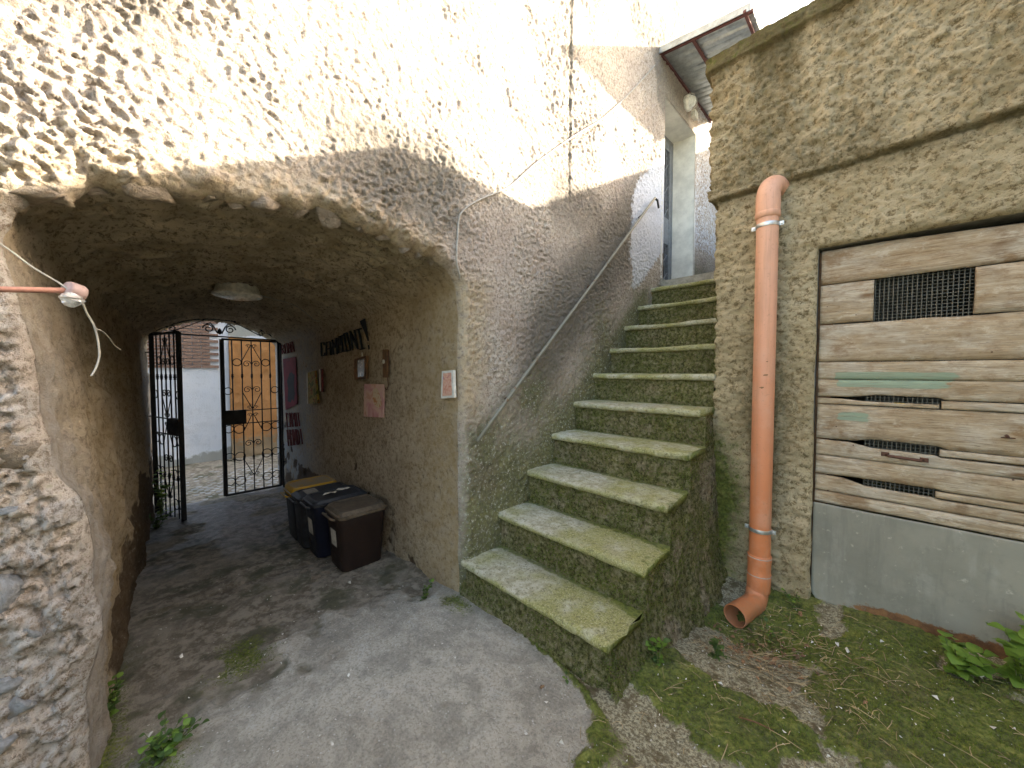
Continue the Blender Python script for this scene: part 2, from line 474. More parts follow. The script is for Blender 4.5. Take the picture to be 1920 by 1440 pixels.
def mat_pipe():
    b = NB('orange_pvc')
    z = b.n('ShaderNodeSeparateXYZ', {'Vector': b.pos()}).outputs[2]
    n1 = b.noise(6, 5, .6); n2 = b.noise(60, 4, .6)
    fade = b.sm(z, .15, 2.3)                                        # bleached upper length
    base = b.mix(fade, (.57, .185, .072), (.66, .355, .24))
    base = b.mix(b.math('MULTIPLY', b.sm(n1, .45, .7), .35), base, (.60, .36, .26))
    base = b.mix(b.math('MULTIPLY', b.sm(n2, .58, .72), .4), base, (.30, .16, .09))
    dr = b.noise(26, 5, .7, b.scaled(1, 1, .06))
    base = b.mix(b.math('MULTIPLY', b.sm(dr, .46, .68), .4), base, (.40, .21, .125))
    base = b.mix(b.math('MULTIPLY', b.sm(b.math('ADD', z, b.math('MULTIPLY', n1, .25)), .26, .02), .45), base, (.22, .14, .075))
    return b.out(base, .48, b.bump(n1, .05, .01), spec=.4)

def mat_iron(name='wrought_iron', col=(.030, .030, .032), rust=.3):
    b = NB(name)
    n1 = b.noise(14, 5, .7)
    c = b.mix(b.math('MULTIPLY', b.sm(n1, .55, .72), rust), col, (.16, .07, .03))
    return b.out(c, b.sm(n1, .3, .7, .5, .8), b.bump(b.noise(90, 3), .25, .002), .3, .4)

def mat_foliage(name, a, c):
    b = NB(name)
    r = b.rnd(); n = b.noise(30, 3)
    col = b.mix(b.math('ADD', b.math('MULTIPLY', r, .6), b.math('MULTIPLY', n, .4)), a, c)
    m = b.out(col, .55, None, spec=.35)
    pb = [x for x in b.nt.nodes if x.type == 'BSDF_PRINCIPLED'][0]
    tr = b.n('ShaderNodeBsdfTranslucent', {'Color': b.mix(.5, col, (.25, .35, .05))})
    mx = b.n('ShaderNodeMixShader', {0: .3}); b.nt.links.new(pb.outputs[0], mx.inputs[1]); b.nt.links.new(tr.outputs[0], mx.inputs[2])
    o = [x for x in b.nt.nodes if x.type == 'OUTPUT_MATERIAL'][0]; b.nt.links.new(mx.outputs[0], o.inputs[0])
    return m

def mat_cobble():
    b = NB('cobble_stone')
    r = b.rnd(); n = b.noise(25, 5, .65)
    c = b.mix(r, (.34, .345, .34), (.58, .58, .56)); c = b.mix(b.sm(n, .35, .7), b.mix(.5, c, (.12, .12, .10)), c)
    return b.out(c, .75, b.bump(n, .5, .01), spec=.3)

def mat_brick():
    b = NB('brown_brick')
    r = b.rnd(); n = b.noise(35, 4, .65)
    c = b.mix(r, (.20, .115, .085), (.30, .185, .14)); c = b.mix(b.sm(n, .4, .7), c, (.36, .26, .21))
    return b.out(c, .88, b.bump(n, .4, .006), spec=.2)

def mat_wall(name, a, c, base_dirt=(.30, .29, .25), z0=-.3, scale=12):
    b = NB(name)
    n1 = b.noise(1.5, 6, .6); n2 = b.noise(scale, 5, .65)
    dirt, _, _1, _2 = b.attr('m1')
    col = b.mix(b.sm(n1, .35, .65), a, c)
    col = b.mix(b.math('MULTIPLY', b.sm(n2, .5, .7), .25), col, tuple(x * .6 for x in a))
    df = b.sm(b.math('ADD', dirt, b.math('MULTIPLY', b.math('SUBTRACT', n2, .5), .9)), .4, .65)
    col = b.mix(b.math('MULTIPLY', df, .85), col, base_dirt)
    return b.out(col, .9, b.bump(b.math('ADD', n2, b.noise(60, 4)), .6, .012), spec=.2)

def mat_rock(name, a, c):
    b = NB(name)
    r = b.rnd(); n = b.noise(2.2, 4, .65); n2 = b.noise(.9, 3)
    col = b.mix(b.sm(n, .3, .7), a, c); col = b.mix(b.math('MULTIPLY', r, .2), col, tuple(x * .8 for x in a))
    col = b.mix(b.math('MULTIPLY', b.sm(n2, .52, .7), .4), col, (.42, .31, .20))
    return b.out(col, .88, b.bump(b.noise(5, 5, .75), .9, .08), spec=.25)

M = dict(
    render=mat_render(), passage=mat_passage(), shed=mat_shed(), ground=mat_ground(), tread=mat_tread(), riser=mat_riser(),
    wood=mat_wood(), sheet=mat_sheet(), pipe=mat_pipe(), iron=mat_iron(), rail=mat_iron('rusty_green_rail', (.21, .20, .155), 1.0),
    red_iron=mat_iron('red_oxide_iron', (.135, .055, .05), .35), rust=mat_iron('rusted_iron', (.10, .045, .03), .8),
    zinc=plain('galvanised_steel', (.52, .54, .55), .38, .85, .2, 30), door=plain('grey_door_paint', (.17, .18, .19), .5),
    tin=plain('corrugated_tin', (.40, .44, .45), .42, .6, .25, 12), white=plain('white_plaster', (.64, .62, .55), .85, 0, .12, 6, .3),
    cream=plain('cream_reveal_plaster', (.70, .69, .635), .88, 0, .16, 5, .4),
    plastic_w=plain('aged_white_plastic', (.70, .69, .63), .45), glass_w=plain('frosted_lamp_glass', (.72, .74, .70), .3, 0, .15, 30),
    cable=plain('grey_cable', (.36, .34, .30), .6), wire=plain('dark_wire', (.16, .16, .14), .55, .4),
    gold=plain('brass_tack', (.42, .27, .04), .5), black=plain('black_paint', (.012, .012, .012), .8, 0, .3, 60),
    redpaint=plain('dark_red_paint', (.13, .028, .028), .85, 0, .4, 60), leaf=mat_foliage('weed_leaf', (.030, .065, .016), (.085, .145, .040)),
    leaf2=mat_foliage('young_leaf', (.10, .19, .025), (.20, .31, .055)), stem=plain('weed_stem', (.10, .12, .04), .7),
    cobble=mat_cobble(), brick=mat_brick(), rock=mat_rock('limestone', (.46, .46, .46), (.70, .71, .74)), rock2=mat_rock('ochre_stone', (.38, .30, .22), (.58, .48, .38)),
    mosstuft=mat_foliage('moss_tuft', (.052, .082, .007), (.19, .245, .032)), straw=plain('dry_straw', (.34, .255, .14), .85, 0, .45, 8),
    deadleaf=plain('dead_leaf', (.22, .125, .065), .8, 0, .45, 12), chip=plain('lime_chip', (.60, .57, .50), .9, 0, .25, 15),
    slab=plain('roof_slab', (.30, .28, .24), .9), pinkwall=mat_wall('pale_wall', (.68, .72, .78), (.76, .79, .84), (.33, .33, .29)),
    orange=mat_wall('orange_plaster', (.44, .205, .075), (.53, .265, .11), (.30, .25, .17), scale=18),
    dirtwood=plain('dark_wood', (.13, .065, .03), .7, 0, .35, 20), mirror=plain('dull_mirror', (.42, .45, .46), .25, .6, .08, 10),
)
# ------------------------------------------------------------------ the house over the passage
FX = -1.74          # street-side face of the house
BX = -5.98          # its rear face
SY0, SZ0, GO, RI = 1.33, 0.21, 0.2745, 0.2235      # first nosing, going, rise
def stair_z(y): return SZ0 + (y - SY0) * RI / GO

ARCH = [(-.15, -.45), (-.148, .2), (-.13, .49), (-.15, .85), (-.195, 1.18), (-.245, 1.6), (-.285, 1.74), (-.27, 1.83), (-.16, 1.915), (-.005, 1.95),
        (.28, 2.01), (.56, 2.06), (.775, 2.035), (.97, 2.005), (1.16, 1.975), (1.26, 1.93), (1.322, 1.85), (1.335, 1.6), (1.33, 1.0), (1.33, .3), (1.33, -.45)]
def resample(P, n):
    P = np.asarray(P, float); d = np.r_[0, np.cumsum(np.hypot(*np.diff(P, axis=0).T))]
    t = np.linspace(0, d[-1], n)
    return np.stack([np.interp(t, d, P[:, 0]), np.interp(t, d, P[:, 1])], 1)
NL, NV_, NR = 110, 190, 110
iL, iR = 7, 16
front = np.concatenate([resample(ARCH[:iL + 1], NL)[:-1], resample(ARCH[iL:iR + 1], NV_)[:-1], resample(ARCH[iR:], NR)])
# broken stone edge along the crown, worn edge down the sides
_s = np.arange(len(front)) / len(front)
_crown = sst(NL - 25, NL + 15, np.arange(len(front))) * (1 - sst(NL + NV_ - 40, NL + NV_ - 5, np.arange(len(front))))
_tan = np.gradient(front, axis=0); _tan /= np.hypot(_tan[:, 0], _tan[:, 1])[:, None]
_nrm = np.stack([_tan[:, 1], -_tan[:, 0]], 1)          # into the opening
_arc = np.r_[0, np.cumsum(np.hypot(*np.diff(front, axis=0).T))]
_w1, _w2, _wc = wor2(_arc * 7.5, _arc * 0 + 3.3, 5)
ragged = _crown * (.055 * (np.clip(.75 - _w1 * 1.25, 0, 1)) * (.5 + _wc) + .018 * (fbm2(_arc * 14, _arc * 0, 3, 9) - .5)) + (1 - _crown) * (.02 + .05 * (np.arange(len(front)) < NL)) * (fbm2(_arc * 5, _arc * 0 + 5, 4, 4) - .5)
front_r = front + _nrm * ragged[:, None]

def back_profile():
    L = resample([(.05, -.5), (.045, 1.70)], NL)[:-1]
    y = np.linspace(.045, 1.32, NV_); z = 1.70 + .27 * (1 - np.abs((y - .68) / .637) ** 2.3)
    V = np.stack([y, z], 1)[:-1]
    R = resample([(1.32, 1.70), (1.32, -.5)], NR)
    return np.concatenate([L, V, R])
backp = back_profile()

def in_poly(x, y, P):
    ins = np.zeros(x.shape, bool); n = len(P)
    for i in range(n):
        x0, y0 = P[i]; x1, y1 = P[(i + 1) % n]
        if y0 == y1: continue
        c = ((y0 > y) != (y1 > y)) & (x < (x1 - x0) * (y - y0) / (y1 - y0) + x0)
        ins ^= c
    return ins
def near_poly(x, y, P, closed=False):
    """nearest point and distance to a polyline"""
    best = np.full(x.shape, 1e9); bx = np.zeros(x.shape); by = np.zeros(x.shape)
    n = len(P)
    for i in range(n if closed else n - 1):
        ax, ay = P[i]; ex, ey = P[(i + 1) % n][0] - ax, P[(i + 1) % n][1] - ay
        l2 = ex * ex + ey * ey
        if l2 < 1e-14: continue
        t = np.clip(((x - ax) * ex + (y - ay) * ey) / l2, 0, 1)
        qx = ax + ex * t; qy = ay + ey * t; d = (qx - x) ** 2 + (qy - y) ** 2
        m = d < best; best = np.where(m, d, best); bx = np.where(m, qx, bx); by = np.where(m, qy, by)
    return bx, by, np.sqrt(best)
def axis(knots):
    """graded axis: list of (value, step at that value)"""
    out = [knots[0][0]]
    while out[-1] < knots[-1][0]:
        out.append(out[-1] + np.interp(out[-1], [k[0] for k in knots], [k[1] for k in knots]))
    return np.array(out)

house = empty('passage_house', (-3.9, 2.0, -.3), 'old roughcast stone house pierced by a low vaulted passage', 'house')
DOOR = [(4.10, 2.36), (4.10, 4.33), (5.02, 4.33), (5.02, 2.36)]

def build_facade():
    ya = axis([(-4, .25), (-1.2, .12), (-.55, .012), (-.3, .0056), (1.0, .0062), (2.2, .010), (3.8, .014), (5.7, .02), (6.4, .2), (9, .3)])
    za = axis([(-.45, .012), (.1, .0095), (1.7, .009), (1.9, .0058), (2.6, .0066), (3.6, .0105), (4.8, .017), (6.4, .026), (7.0, .2), (10.6, .4)])
    Yg, Zg = np.meshgrid(ya, za, indexing='ij')
    y = Yg.ravel().copy(); z = Zg.ravel().copy()
    poly = [tuple(p) for p in front_r]
    bb = (y > -.6) & (y < 1.6) & (z < 2.4)
    ins = np.zeros(y.shape, bool); idx = np.where(bb)[0]
    sub = poly[::2] + [poly[-1]]
    ins[idx] = in_poly(y[idx], z[idx], sub)
    dist = np.full(y.shape, 9.0)
    _, _, dist[idx] = near_poly(y[idx], z[idx], sub)
    insd = (y > 4.10) & (y < 5.02) & (z > 2.36) & (z < 4.33)
    hole = ins | insd
    hg = hole.reshape(Yg.shape)
    keep = ~(hg[:-1, :-1] & hg[1:, :-1] & hg[1:, 1:] & hg[:-1, 1:]).ravel()
    F = gridF(len(ya), len(za), keep)
    used = np.zeros(y.shape, bool); used[np.unique(F)] = True
    a = np.where(used & ins)[0]; y[a], z[a], _ = near_poly(y[a], z[a], poly); dist[a] = 0
    c = np.where(used & insd)[0]; y[c], z[c], _ = near_poly(y[c], z[c], DOOR, True)
    dd = np.maximum(np.maximum(4.10 - y, y - 5.02), np.maximum(2.36 - z, z - 4.33))       # distance from the door opening
    # relief
    hs = z - np.where(y > SY0, stair_z(np.maximum(y, SY0)), 0)
    big = fbm2(y * 1.3, z * 1.3, 3, 2)
    patch = sst(.36, .62, fbm2(y * 2.6 + z * 1.2, z * 1.9 - y * 1.0, 4, 11, .6))
    l1 = fbm2(y / .0215, z / .0195, 3, 21, .66)
    lump = np.clip((l1 - .28) / .44, 0, 1)
    grain = lump * 0
    amp = .0175 * (1 - .45 * sst(1.0, 1.5, y) * sst(2.85, 2.4, z - .33 * np.clip(y - 1.2, 0, 4))) * (.40 + .75 * patch + .2 * sst(.5, -.2, y)) * sst(.0, .25, dd + .1)
    pier = sst(-.02, -.12, y) * sst(1.95, 1.7, z)
    disp = amp * (lump - .35) + .03 * (big - .5)
    # rubble of the left pier
    r1, r2, rc = wor2(y / .105 + .5 * fbm2(y * 9, z * 9, 3, 3), z / .075 + .5 * fbm2(z * 9, y * 9, 3, 5), 8)
    stone = np.clip((r2 - r1) * 2.2, 0, 1)
    disp = disp + pier * (.013 * sst(.05, .35, stone) * sst(.45, .8, rc) - .005 + .032 * (fbm2(y * 30, z * 30, 3, 13, .8) - .5) + .02 * (fbm2(y * 5, z * 5, 2, 16) - .5))
    # stones behind the render along the crown
    nearc = sst(.24, .02, dist) * sst(1.7, 1.85, z) * sst(1.30, 1.1, y)
    q1, q2, qc = wor2(y / .12, z / .10, 12)
    disp = disp + nearc * (.03 * np.clip(1 - q1 * 1.3, 0, 1) * (.3 + qc) + .012 * (fbm2(y * 25, z * 25, 3, 15) - .5))
    # vertical joint in the render
    jy = 2.375 + .012 * (fbm2(z * 3, z * 0, 3, 6) - .5)
    joint = np.exp(-((y - jy) / .010) ** 2) * sst(2.5, 2.75, z)
    disp = disp - .012 * joint
    R = .055 + .05 * sst(.3, .0, y) * sst(1.9, 1.6, z)
    t = np.clip(1 - dist / R, 0, 1); rnd = .055 * (1 - np.sqrt(np.clip(1 - t * t, 0, 1)))
    disp = disp * sst(0, .05, dist) * np.where(insd, 0, 1) - rnd
    disp = np.where(np.abs(dd) < .02, disp * .3, disp)
    V = np.stack([FX + disp, y, z], 1)
    # stains and tones
    n = fbm2(y * 2.2, z * 2.2, 4, 41); n2 = fbm2(y * 5, z * 5, 4, 44)
    st = sst(1.25, 1.40, y) * sst(3.9, 3.6, y)
    moss = st * sst(1.0, -.05, hs + .7 * (n - .5) + .28 * np.clip(y - 1.5, 0, 3) * .9) * .95
    moss = np.maximum(moss, .75 * st * sst(.22, .0, hs))
    moss = np.maximum(moss, .7 * sst(.25, -.05, z) * sst(1.0, 1.3, y) * (y < 1.6))
    moss = np.maximum(moss, sst(5.0, 5.1, y) * sst(3.0, 2.5, z) * .55)
    rail = .93 + (y - 1.44) * .917
    dark = .52 * sst(.75, .1, np.abs(z - rail - .06)) * sst(1.5, 2.1, y) * sst(4.1, 3.5, y)  # darker band following the handrail
    dark = np.maximum(dark, .42 * sst(2.0, 2.2, z) * sst(.1, .35, np.abs(n - .5) * -1 + .45) * sst(.2, .9, y) * sst(2.75, 2.45, z) * sst(1.6, 1.2, y))
    dark = np.maximum(dark, .36 * sst(.54, .64, fbm2(y * 1.1, z * .8, 3, 52)) * sst(2.2, 2.6, z))
    dark = np.maximum(dark, .75 * np.exp(-((y - jy) / .022) ** 2) * sst(2.5, 2.75, z))
    dark = np.maximum(dark, .5 * sst(.30, .05, z) * sst(1.2, 1.35, y))
    white = sst(3.15, 3.55, y + .15 * (n - .5)) * sst(.05, .3, hs) * sst(1.45, 1.1, hs) * .85 * (y < 4.2)
    white = np.maximum(white, sst(5.0, 5.05, y) * sst(2.8, 3.0, z) * .5)
    white = np.maximum(white, .45 * sst(1.44, 1.36, y) * sst(1.3, 1.36, y) * sst(1.2, .9, z))
    ochre = sst(1.62, 1.40, y + .12 * (n2 - .5)) * sst(1.1, 1.3, y) * sst(2.0, 1.8, z) * sst(.9, 1.2, z) * .55
    ochre = np.maximum(ochre, nearc * .45)
    pale = pier * (.75 * sst(.6, .75, rc) * sst(.1, .35, stone) + .8 * sst(.34, .58, fbm2(y * 5, z * 3.5, 4, 46)))
    m1 = np.stack([moss, dark, white, ochre], 1); m2 = np.stack([lump, pale, grain, lump * 0 + 1], 1)
    V, F, ex = compact(V, F, dict(m1=m1, m2=m2))
    mobj('facade', V, F, M['render'], house, True, ex)
build_facade()

def build_passage():
    xs = -axis([(-FX + .05, .010), (2.3, .012), (3.2, .018), (4.6, .026), (-BX, .03)])
    n = len(front); m = len(xs)
    t = (xs - xs[0]) / (xs[-1] - xs[0])
    b = t ** .9
    fade = np.exp(-(xs[0] - xs) / .05)
    prof = front[None] * (1 - b)[:, None, None] + backp[None] * b[:, None, None] + (front_r - front)[None] * fade[:, None, None]
    tan = np.gradient(prof, axis=1); tan /= np.linalg.norm(tan, axis=2)[:, :, None] + 1e-9
    nr = np.stack([tan[:, :, 1], -tan[:, :, 0]], 2)
    arc = np.r_[0, np.cumsum(np.hypot(*np.diff(front, axis=0).T))]
    A = np.broadcast_to(arc[None], (m, n)); X = np.broadcast_to(xs[:, None], (m, n)); k = np.broadcast_to(np.arange(n)[None], (m, n))
    vault = sst(NL - 22, NL + 12, k) * (1 - sst(NL + NV_ - 30, NL + NV_ + 4, k)); left = 1 - sst(NL - 25, NL + 5, k); right = sst(NL + NV_ - 25, NL + NV_ + 2, k)
    w1, w2, wc = wor2(A / .16 + .35 * fbm2(X * 5, A * 5, 2, 5), X / .085, 4)
    stone = np.clip((w2 - w1) * 1.6, 0, 1)
    lump = np.clip(.25 + .5 * stone * (.5 + wc) + (fbm2(A * 20, X * 30, 3, 6) - .5) * .5, 0, 1)
    d = vault * (.034 * (lump - .45) + .03 * (fbm2(A * 2, X * 2.2, 3, 7) - .5) + .075 * (fbm2(A * 9, X * 22, 5, 8, .74) - .5))
    d = d + left * (.07 * (fbm2(A * 2.4, X * 2.9, 4, 17) - .5) + .065 * (fbm2(A * 9, X * 9, 5, 18, .72) - .5))
    d = d + right * (.007 * (fbm2(A * 3, X * 3, 3, 27) - .5) + .005 * (fbm2(A * 45, X * 45, 2, 28) - .5))
    fall = right * sst(.62, .74, fbm2(A * 4.2, X * 3.6, 4, 57)) * sst(1.0, .3, prof[:, :, 1]); d = d - .02 * fall       # lost plaster low on the right
    d = d * (1 - fade * .8)[:, None]
    Pn = prof + nr * d[:, :, None]
    Pn[0] = front_r
    V = np.stack([X, Pn[:, :, 0], Pn[:, :, 1]], 2).reshape(-1, 3)
    z = prof[:, :, 1]; dep = FX - X
    nn = fbm2(A * 2, X * 2, 4, 61)
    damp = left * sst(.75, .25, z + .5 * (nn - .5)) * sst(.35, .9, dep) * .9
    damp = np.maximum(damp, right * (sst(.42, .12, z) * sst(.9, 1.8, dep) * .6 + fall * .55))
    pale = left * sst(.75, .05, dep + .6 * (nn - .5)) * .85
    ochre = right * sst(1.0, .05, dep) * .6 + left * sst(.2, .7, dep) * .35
    far_tint = (right * sst(2.2, 3.0, dep) + left * sst(2.6, 3.6, dep)) * .55 + right * sst(.45, .25, np.abs(z - .35)) * sst(2.6, 3.4, dep) * .4  # blue-grey tone growing towards the gate end of both walls
    m1 = np.stack([damp, vault, pale, ochre], 2).reshape(-1, 4); m2 = np.stack([lump, np.clip(far_tint, 0, 1), lump * 0, lump * 0 + 1], 2).reshape(-1, 4)
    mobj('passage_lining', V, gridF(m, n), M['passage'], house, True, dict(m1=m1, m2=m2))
build_passage()

def closed_shell():
    # rear face with its arch, roof and end walls
    ya = np.r_[np.linspace(-4, -.2, 8), np.linspace(-.05, 1.45, 60), np.linspace(1.7, 9, 12)]; za = np.r_[np.linspace(-.45, 2.05, 80), np.linspace(2.3, 3.0, 8)]
    Yg, Zg = np.meshgrid(ya, za, indexing='ij'); y = Yg.ravel().copy(); z = Zg.ravel().copy()
    P = [tuple(p) for p in backp[::3]] + [tuple(backp[-1])]
    ins = in_poly(y, z, P); hg = ins.reshape(Yg.shape)
    keep = ~(hg[:-1, :-1] & hg[1:, :-1] & hg[1:, 1:] & hg[:-1, 1:]).ravel()
    F = gridF(len(ya), len(za), keep); used = np.zeros(y.shape, bool); used[np.unique(F)] = True
    a = np.where(used & ins)[0]; y[a], z[a], _ = near_poly(y[a], z[a], P)
    V = np.stack([np.full(y.shape, BX), y, z], 1)
    V, F, ex = compact(V, F, dict(m1=np.zeros((len(y), 4)), m2=np.full((len(y), 4), .4)))
    mobj('rear_wall', V, F, M['render'], house, True, ex)
    for ye in (-3.98, 8.9): MB().hexa([(BX + .02, ye, -.45), (FX - .1, ye, -.45), (FX - .1, ye + .08, -.45), (BX + .02, ye + .08, -.45), (BX + .02, ye, 2.98), (FX - .1, ye, 10.3), (FX - .1, ye + .08, 10.3), (BX + .02, ye + .08, 2.98)]).build('end_wall', M['white'], house)
    xa, xb, za, zb = BX - .15, FX + .15, 2.82, 11.05  # ridge raised to block alley sun, eaves dropped to admit its skylight
    MB().hexa([(xa, -4.1, za), (xb, -4.1, zb), (xb, 9.1, zb), (xa, 9.1, za), (xa, -4.1, za + .14), (xb, -4.1, zb + .14), (xb, 9.1, zb + .14), (xa, 9.1, za + .14)]).build('roof', M['slab'], house)
closed_shell()

# loose stones bedded in the broken edge of the vault and in the left pier
def rock_mesh(name, seed, mat, sub=3):
    import bmesh
    bm = bmesh.new(); bmesh.ops.create_icosphere(bm, subdivisions=sub, radius=1)
    V = np.array([v.co[:] for v in bm.verts]); F = [[v.index for v in f.verts] for f in bm.faces]; bm.free()
    r = np.random.default_rng(seed)
    for _ in range(16):                                       # chop planes: a broken, angular stone
        d = r.normal(size=3); d /= np.linalg.norm(d); h = r.uniform(.42, .8)
        o = V @ d - h; V = V - np.outer(np.clip(o, 0, None), d)
    V = V * (1 + .05 * (fbm2(V[:, 0] * 3 + seed, V[:, 1] * 3 + V[:, 2] * 2, 3, seed) - .5))[:, None]
    return mesh_data(name, V, np.array(F), mat, False)
ROCKS = [rock_mesh('stone', 100 + i, M['rock'] if i % 2 else M['rock2'], 3) for i in range(6)]
_rr = random.Random(3)
_k = NL + 22; _j = 0
inst('stone', ROCKS[4], house, (FX - .03, front_r[NL + 7][0], front_r[NL + 7][1] + .012), (.4, .9, .3), (.05, .075, .05))
while _k < NL + 168:
    size = _rr.choice([.026, .034, .044, .066]); p = front_r[_k] - _nrm[_k] * size * .25
    inst('stone', ROCKS[(0, 2, 4)[_j % 3]], house, (FX - .045 - _rr.random() * .03, p[0], p[1]), (_rr.uniform(-.5, .5), _rr.uniform(-.5, .5), _rr.uniform(-.5, .5)), (size * 1.3, size * _rr.uniform(.8, 1.5), size * _rr.uniform(.8, 1.1)))
    _k += int(4 + size * 120 + _rr.random() * 9); _j += 1
for (px, py, w, h, mi) in [(15, 1110, .040, .085, 1), (52, 1195, .034, .052, 3), (8, 960, .045, .022, 5), (22, 850, .06, .05, 0), (6, 830, .05, .04, 2), (35, 1330, .035, .05, 3), (5, 1395, .035, .045, 1), (10, 1290, .04, .04, 5),]:
    p = onX(px, py, FX + .012)
    inst('stone', ROCKS[mi], house, (FX - .005, p[1], p[2]), (.2 * _rr.random(), .3 * _rr.random(), .4 * _rr.random()), (.035, w, h))

# door reveal at the head of the stairs
def reveal():
    y0, y1, z0, z1 = DOOR[0][0], DOOR[2][0], DOOR[0][1], DOOR[1][1]; x1 = FX - .34
    mb = MB()
    mb.box((x1, y1, z0 - .05), (FX - .004, y1 + .06, z1 + .06))
    mb.box((x1, y0 - .06, z0 - .05), (FX - .003, y0, z1 + .06))
    mb.box((x1, y0 - .06, z1), (FX - .006, y1 + .06, z1 + .055))
    bevel(mb.build('door_reveal', M['cream'], house), .012, 2)
    MB().box((x1 - .05, y0 - .06, z0 - .06), (FX + .01, y1 + .06, z0)).build('door_sill', M['slab'], house)
reveal()

# ------------------------------------------------------------------ ground
def gz(x, y):
    x = np.asarray(x, float); y = np.asarray(y, float)
    tun = sst(FX + .1, -5.8, x) ; lin = np.clip((FX - x) / (5.75 + FX), 0, 1)
    z = -.235 * lin - .085 * sst(-5.75, -6.15, x)
    z = z - .13 * np.exp(-(((x + .52) / .34) ** 2 + ((y - 2.30) / .30) ** 2)) + .02 * sst(2.0, 2.7, y) * sst(-.4, .0, x) * sst(-1.7, -1.2, x)
    return z
def ground_masks(x, y):
    n = fbm2(x * 3, y * 3, 5, 71); n2 = fbm2(x * 9, y * 9, 4, 72); n3 = fbm2(x * 1.6, y * 1.6, 3, 73)
    xb = np.interp(y, [-3, 0, .8, 1.03, 1.22, 1.31, 1.345, 1.4], [-.3, -.52, -.70, -.745, -.83, -1.12, -1.45, -1.75])
    side = x - xb + .26 * (n - .5) + .22 * (n2 - .5)
    yard = sst(-.02, .05, side)
    patch = sst(.455, .545, n + .05 * sst(.05, .5, y - 1.2 - .2 * x) - .24 * np.exp(-(((x + .45) / .30) ** 2 + ((y - 2.1) / .38) ** 2)) - .10 * sst(.25, .0, np.abs((y - 1.72) * .8 + (x + .35) * .6)))
    moss = yard * (.14 + .8 * patch)
    moss = np.maximum(moss, .85 * sst(.16, .0, np.abs(side - .10)) * yard)
    # along the foot of walls and in the passage
    moss = np.maximum(moss, .7 * sst(.16, .02, y + .17) * (x < -1.5) * sst(-3.4, -1.9, x))
    moss = np.maximum(moss, .72 * np.exp(-(((x + 1.72) / .16) ** 2 + ((y - 1.25) / .08) ** 2)))
    moss = np.maximum(moss, .62 * np.exp(-(((x + 2.15) / .28) ** 2 + ((y - .30) / .18) ** 2)) * (n2 > .45))
    moss = np.maximum(moss, .66 * np.exp(-(((x + 1.70) / .22) ** 2 + ((y + .02) / .13) ** 2)))
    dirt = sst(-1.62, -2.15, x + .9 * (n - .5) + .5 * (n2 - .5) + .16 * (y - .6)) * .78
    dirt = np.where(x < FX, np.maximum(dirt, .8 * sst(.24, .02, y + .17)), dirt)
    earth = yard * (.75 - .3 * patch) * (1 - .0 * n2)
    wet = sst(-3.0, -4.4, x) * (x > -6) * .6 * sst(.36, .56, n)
    return moss, dirt, earth, wet, yard, n
def build_ground():
    xa = axis([(-90, 20), (-12, 2), (-9.2, .3), (-6.2, .08), (-5.9, .03), (-3.2, .017), (-2.2, .0095), (-.2, .0085), (.6, .012), (1.3, .06), (3, .4), (10, 3), (90, 20)])
    ya = axis([(-90, 20), (-8, 2), (-1.5, .2), (-.5, .03), (-.3, .011), (.4, .0088), (1.8, .0088), (2.75, .011), (3.1, .1), (8, 1), (90, 20)])
    X, Y = np.meshgrid(xa, ya, indexing='ij'); x = X.ravel(); y = Y.ravel()
    moss, dirt, earth, wet, yard, n = ground_masks(x, y)
    near = sst(2.5, 1.0, x) * sst(-8, -6, x) * sst(-1.2, -.6, y) * sst(3.6, 3, y)
    z = gz(x, y) + near * (.02 * (fbm2(x * 1.5, y * 1.5, 3, 81) - .5) + .004 * (fbm2(x * 30, y * 30, 3, 82) - .5))
    tun = sst(-1.7, -2.2, x) * sst(-6.1, -5.7, x)
    z = z + near * tun * (.05 * (fbm2(x * 2.4, y * 3.2, 4, 83) - .5) + .012 * (fbm2(x * 16, y * 20, 3, 84) - .5))
    z = z + near * yard * (.012 * (fbm2(x * 8, y * 8, 3, 85) - .35) + .014 * sst(.4, .7, moss) * (.4 + fbm2(x * 60, y * 60, 2, 86)) + .006 * (fbm2(x * 50, y * 50, 2, 87) - .5))
    # chipped edge of the concrete at the mouth of the passage
    z = z - near * .012 * sst(.45, .6, dirt + .4 * (n - .5)) * (x > -3)
    V = np.stack([x, y, z], 1)
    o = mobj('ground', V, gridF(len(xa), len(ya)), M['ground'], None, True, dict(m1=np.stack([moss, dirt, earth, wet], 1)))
    tag(o, kind='structure')
    return xa, ya, z.reshape(X.shape)
GXA, GYA, GZ = build_ground()
def gzx(x, y):
    """height of the built ground"""
    i = np.clip(np.searchsorted(GXA, x) - 1, 0, len(GXA) - 2); j = np.clip(np.searchsorted(GYA, y) - 1, 0, len(GYA) - 2)
    fx = (x - GXA[i]) / (GXA[i + 1] - GXA[i]); fy = (y - GYA[j]) / (GYA[j + 1] - GYA[j])
    return GZ[i, j] * (1 - fx) * (1 - fy) + GZ[i + 1, j] * fx * (1 - fy) + GZ[i, j + 1] * (1 - fx) * fy + GZ[i + 1, j + 1] * fx * fy

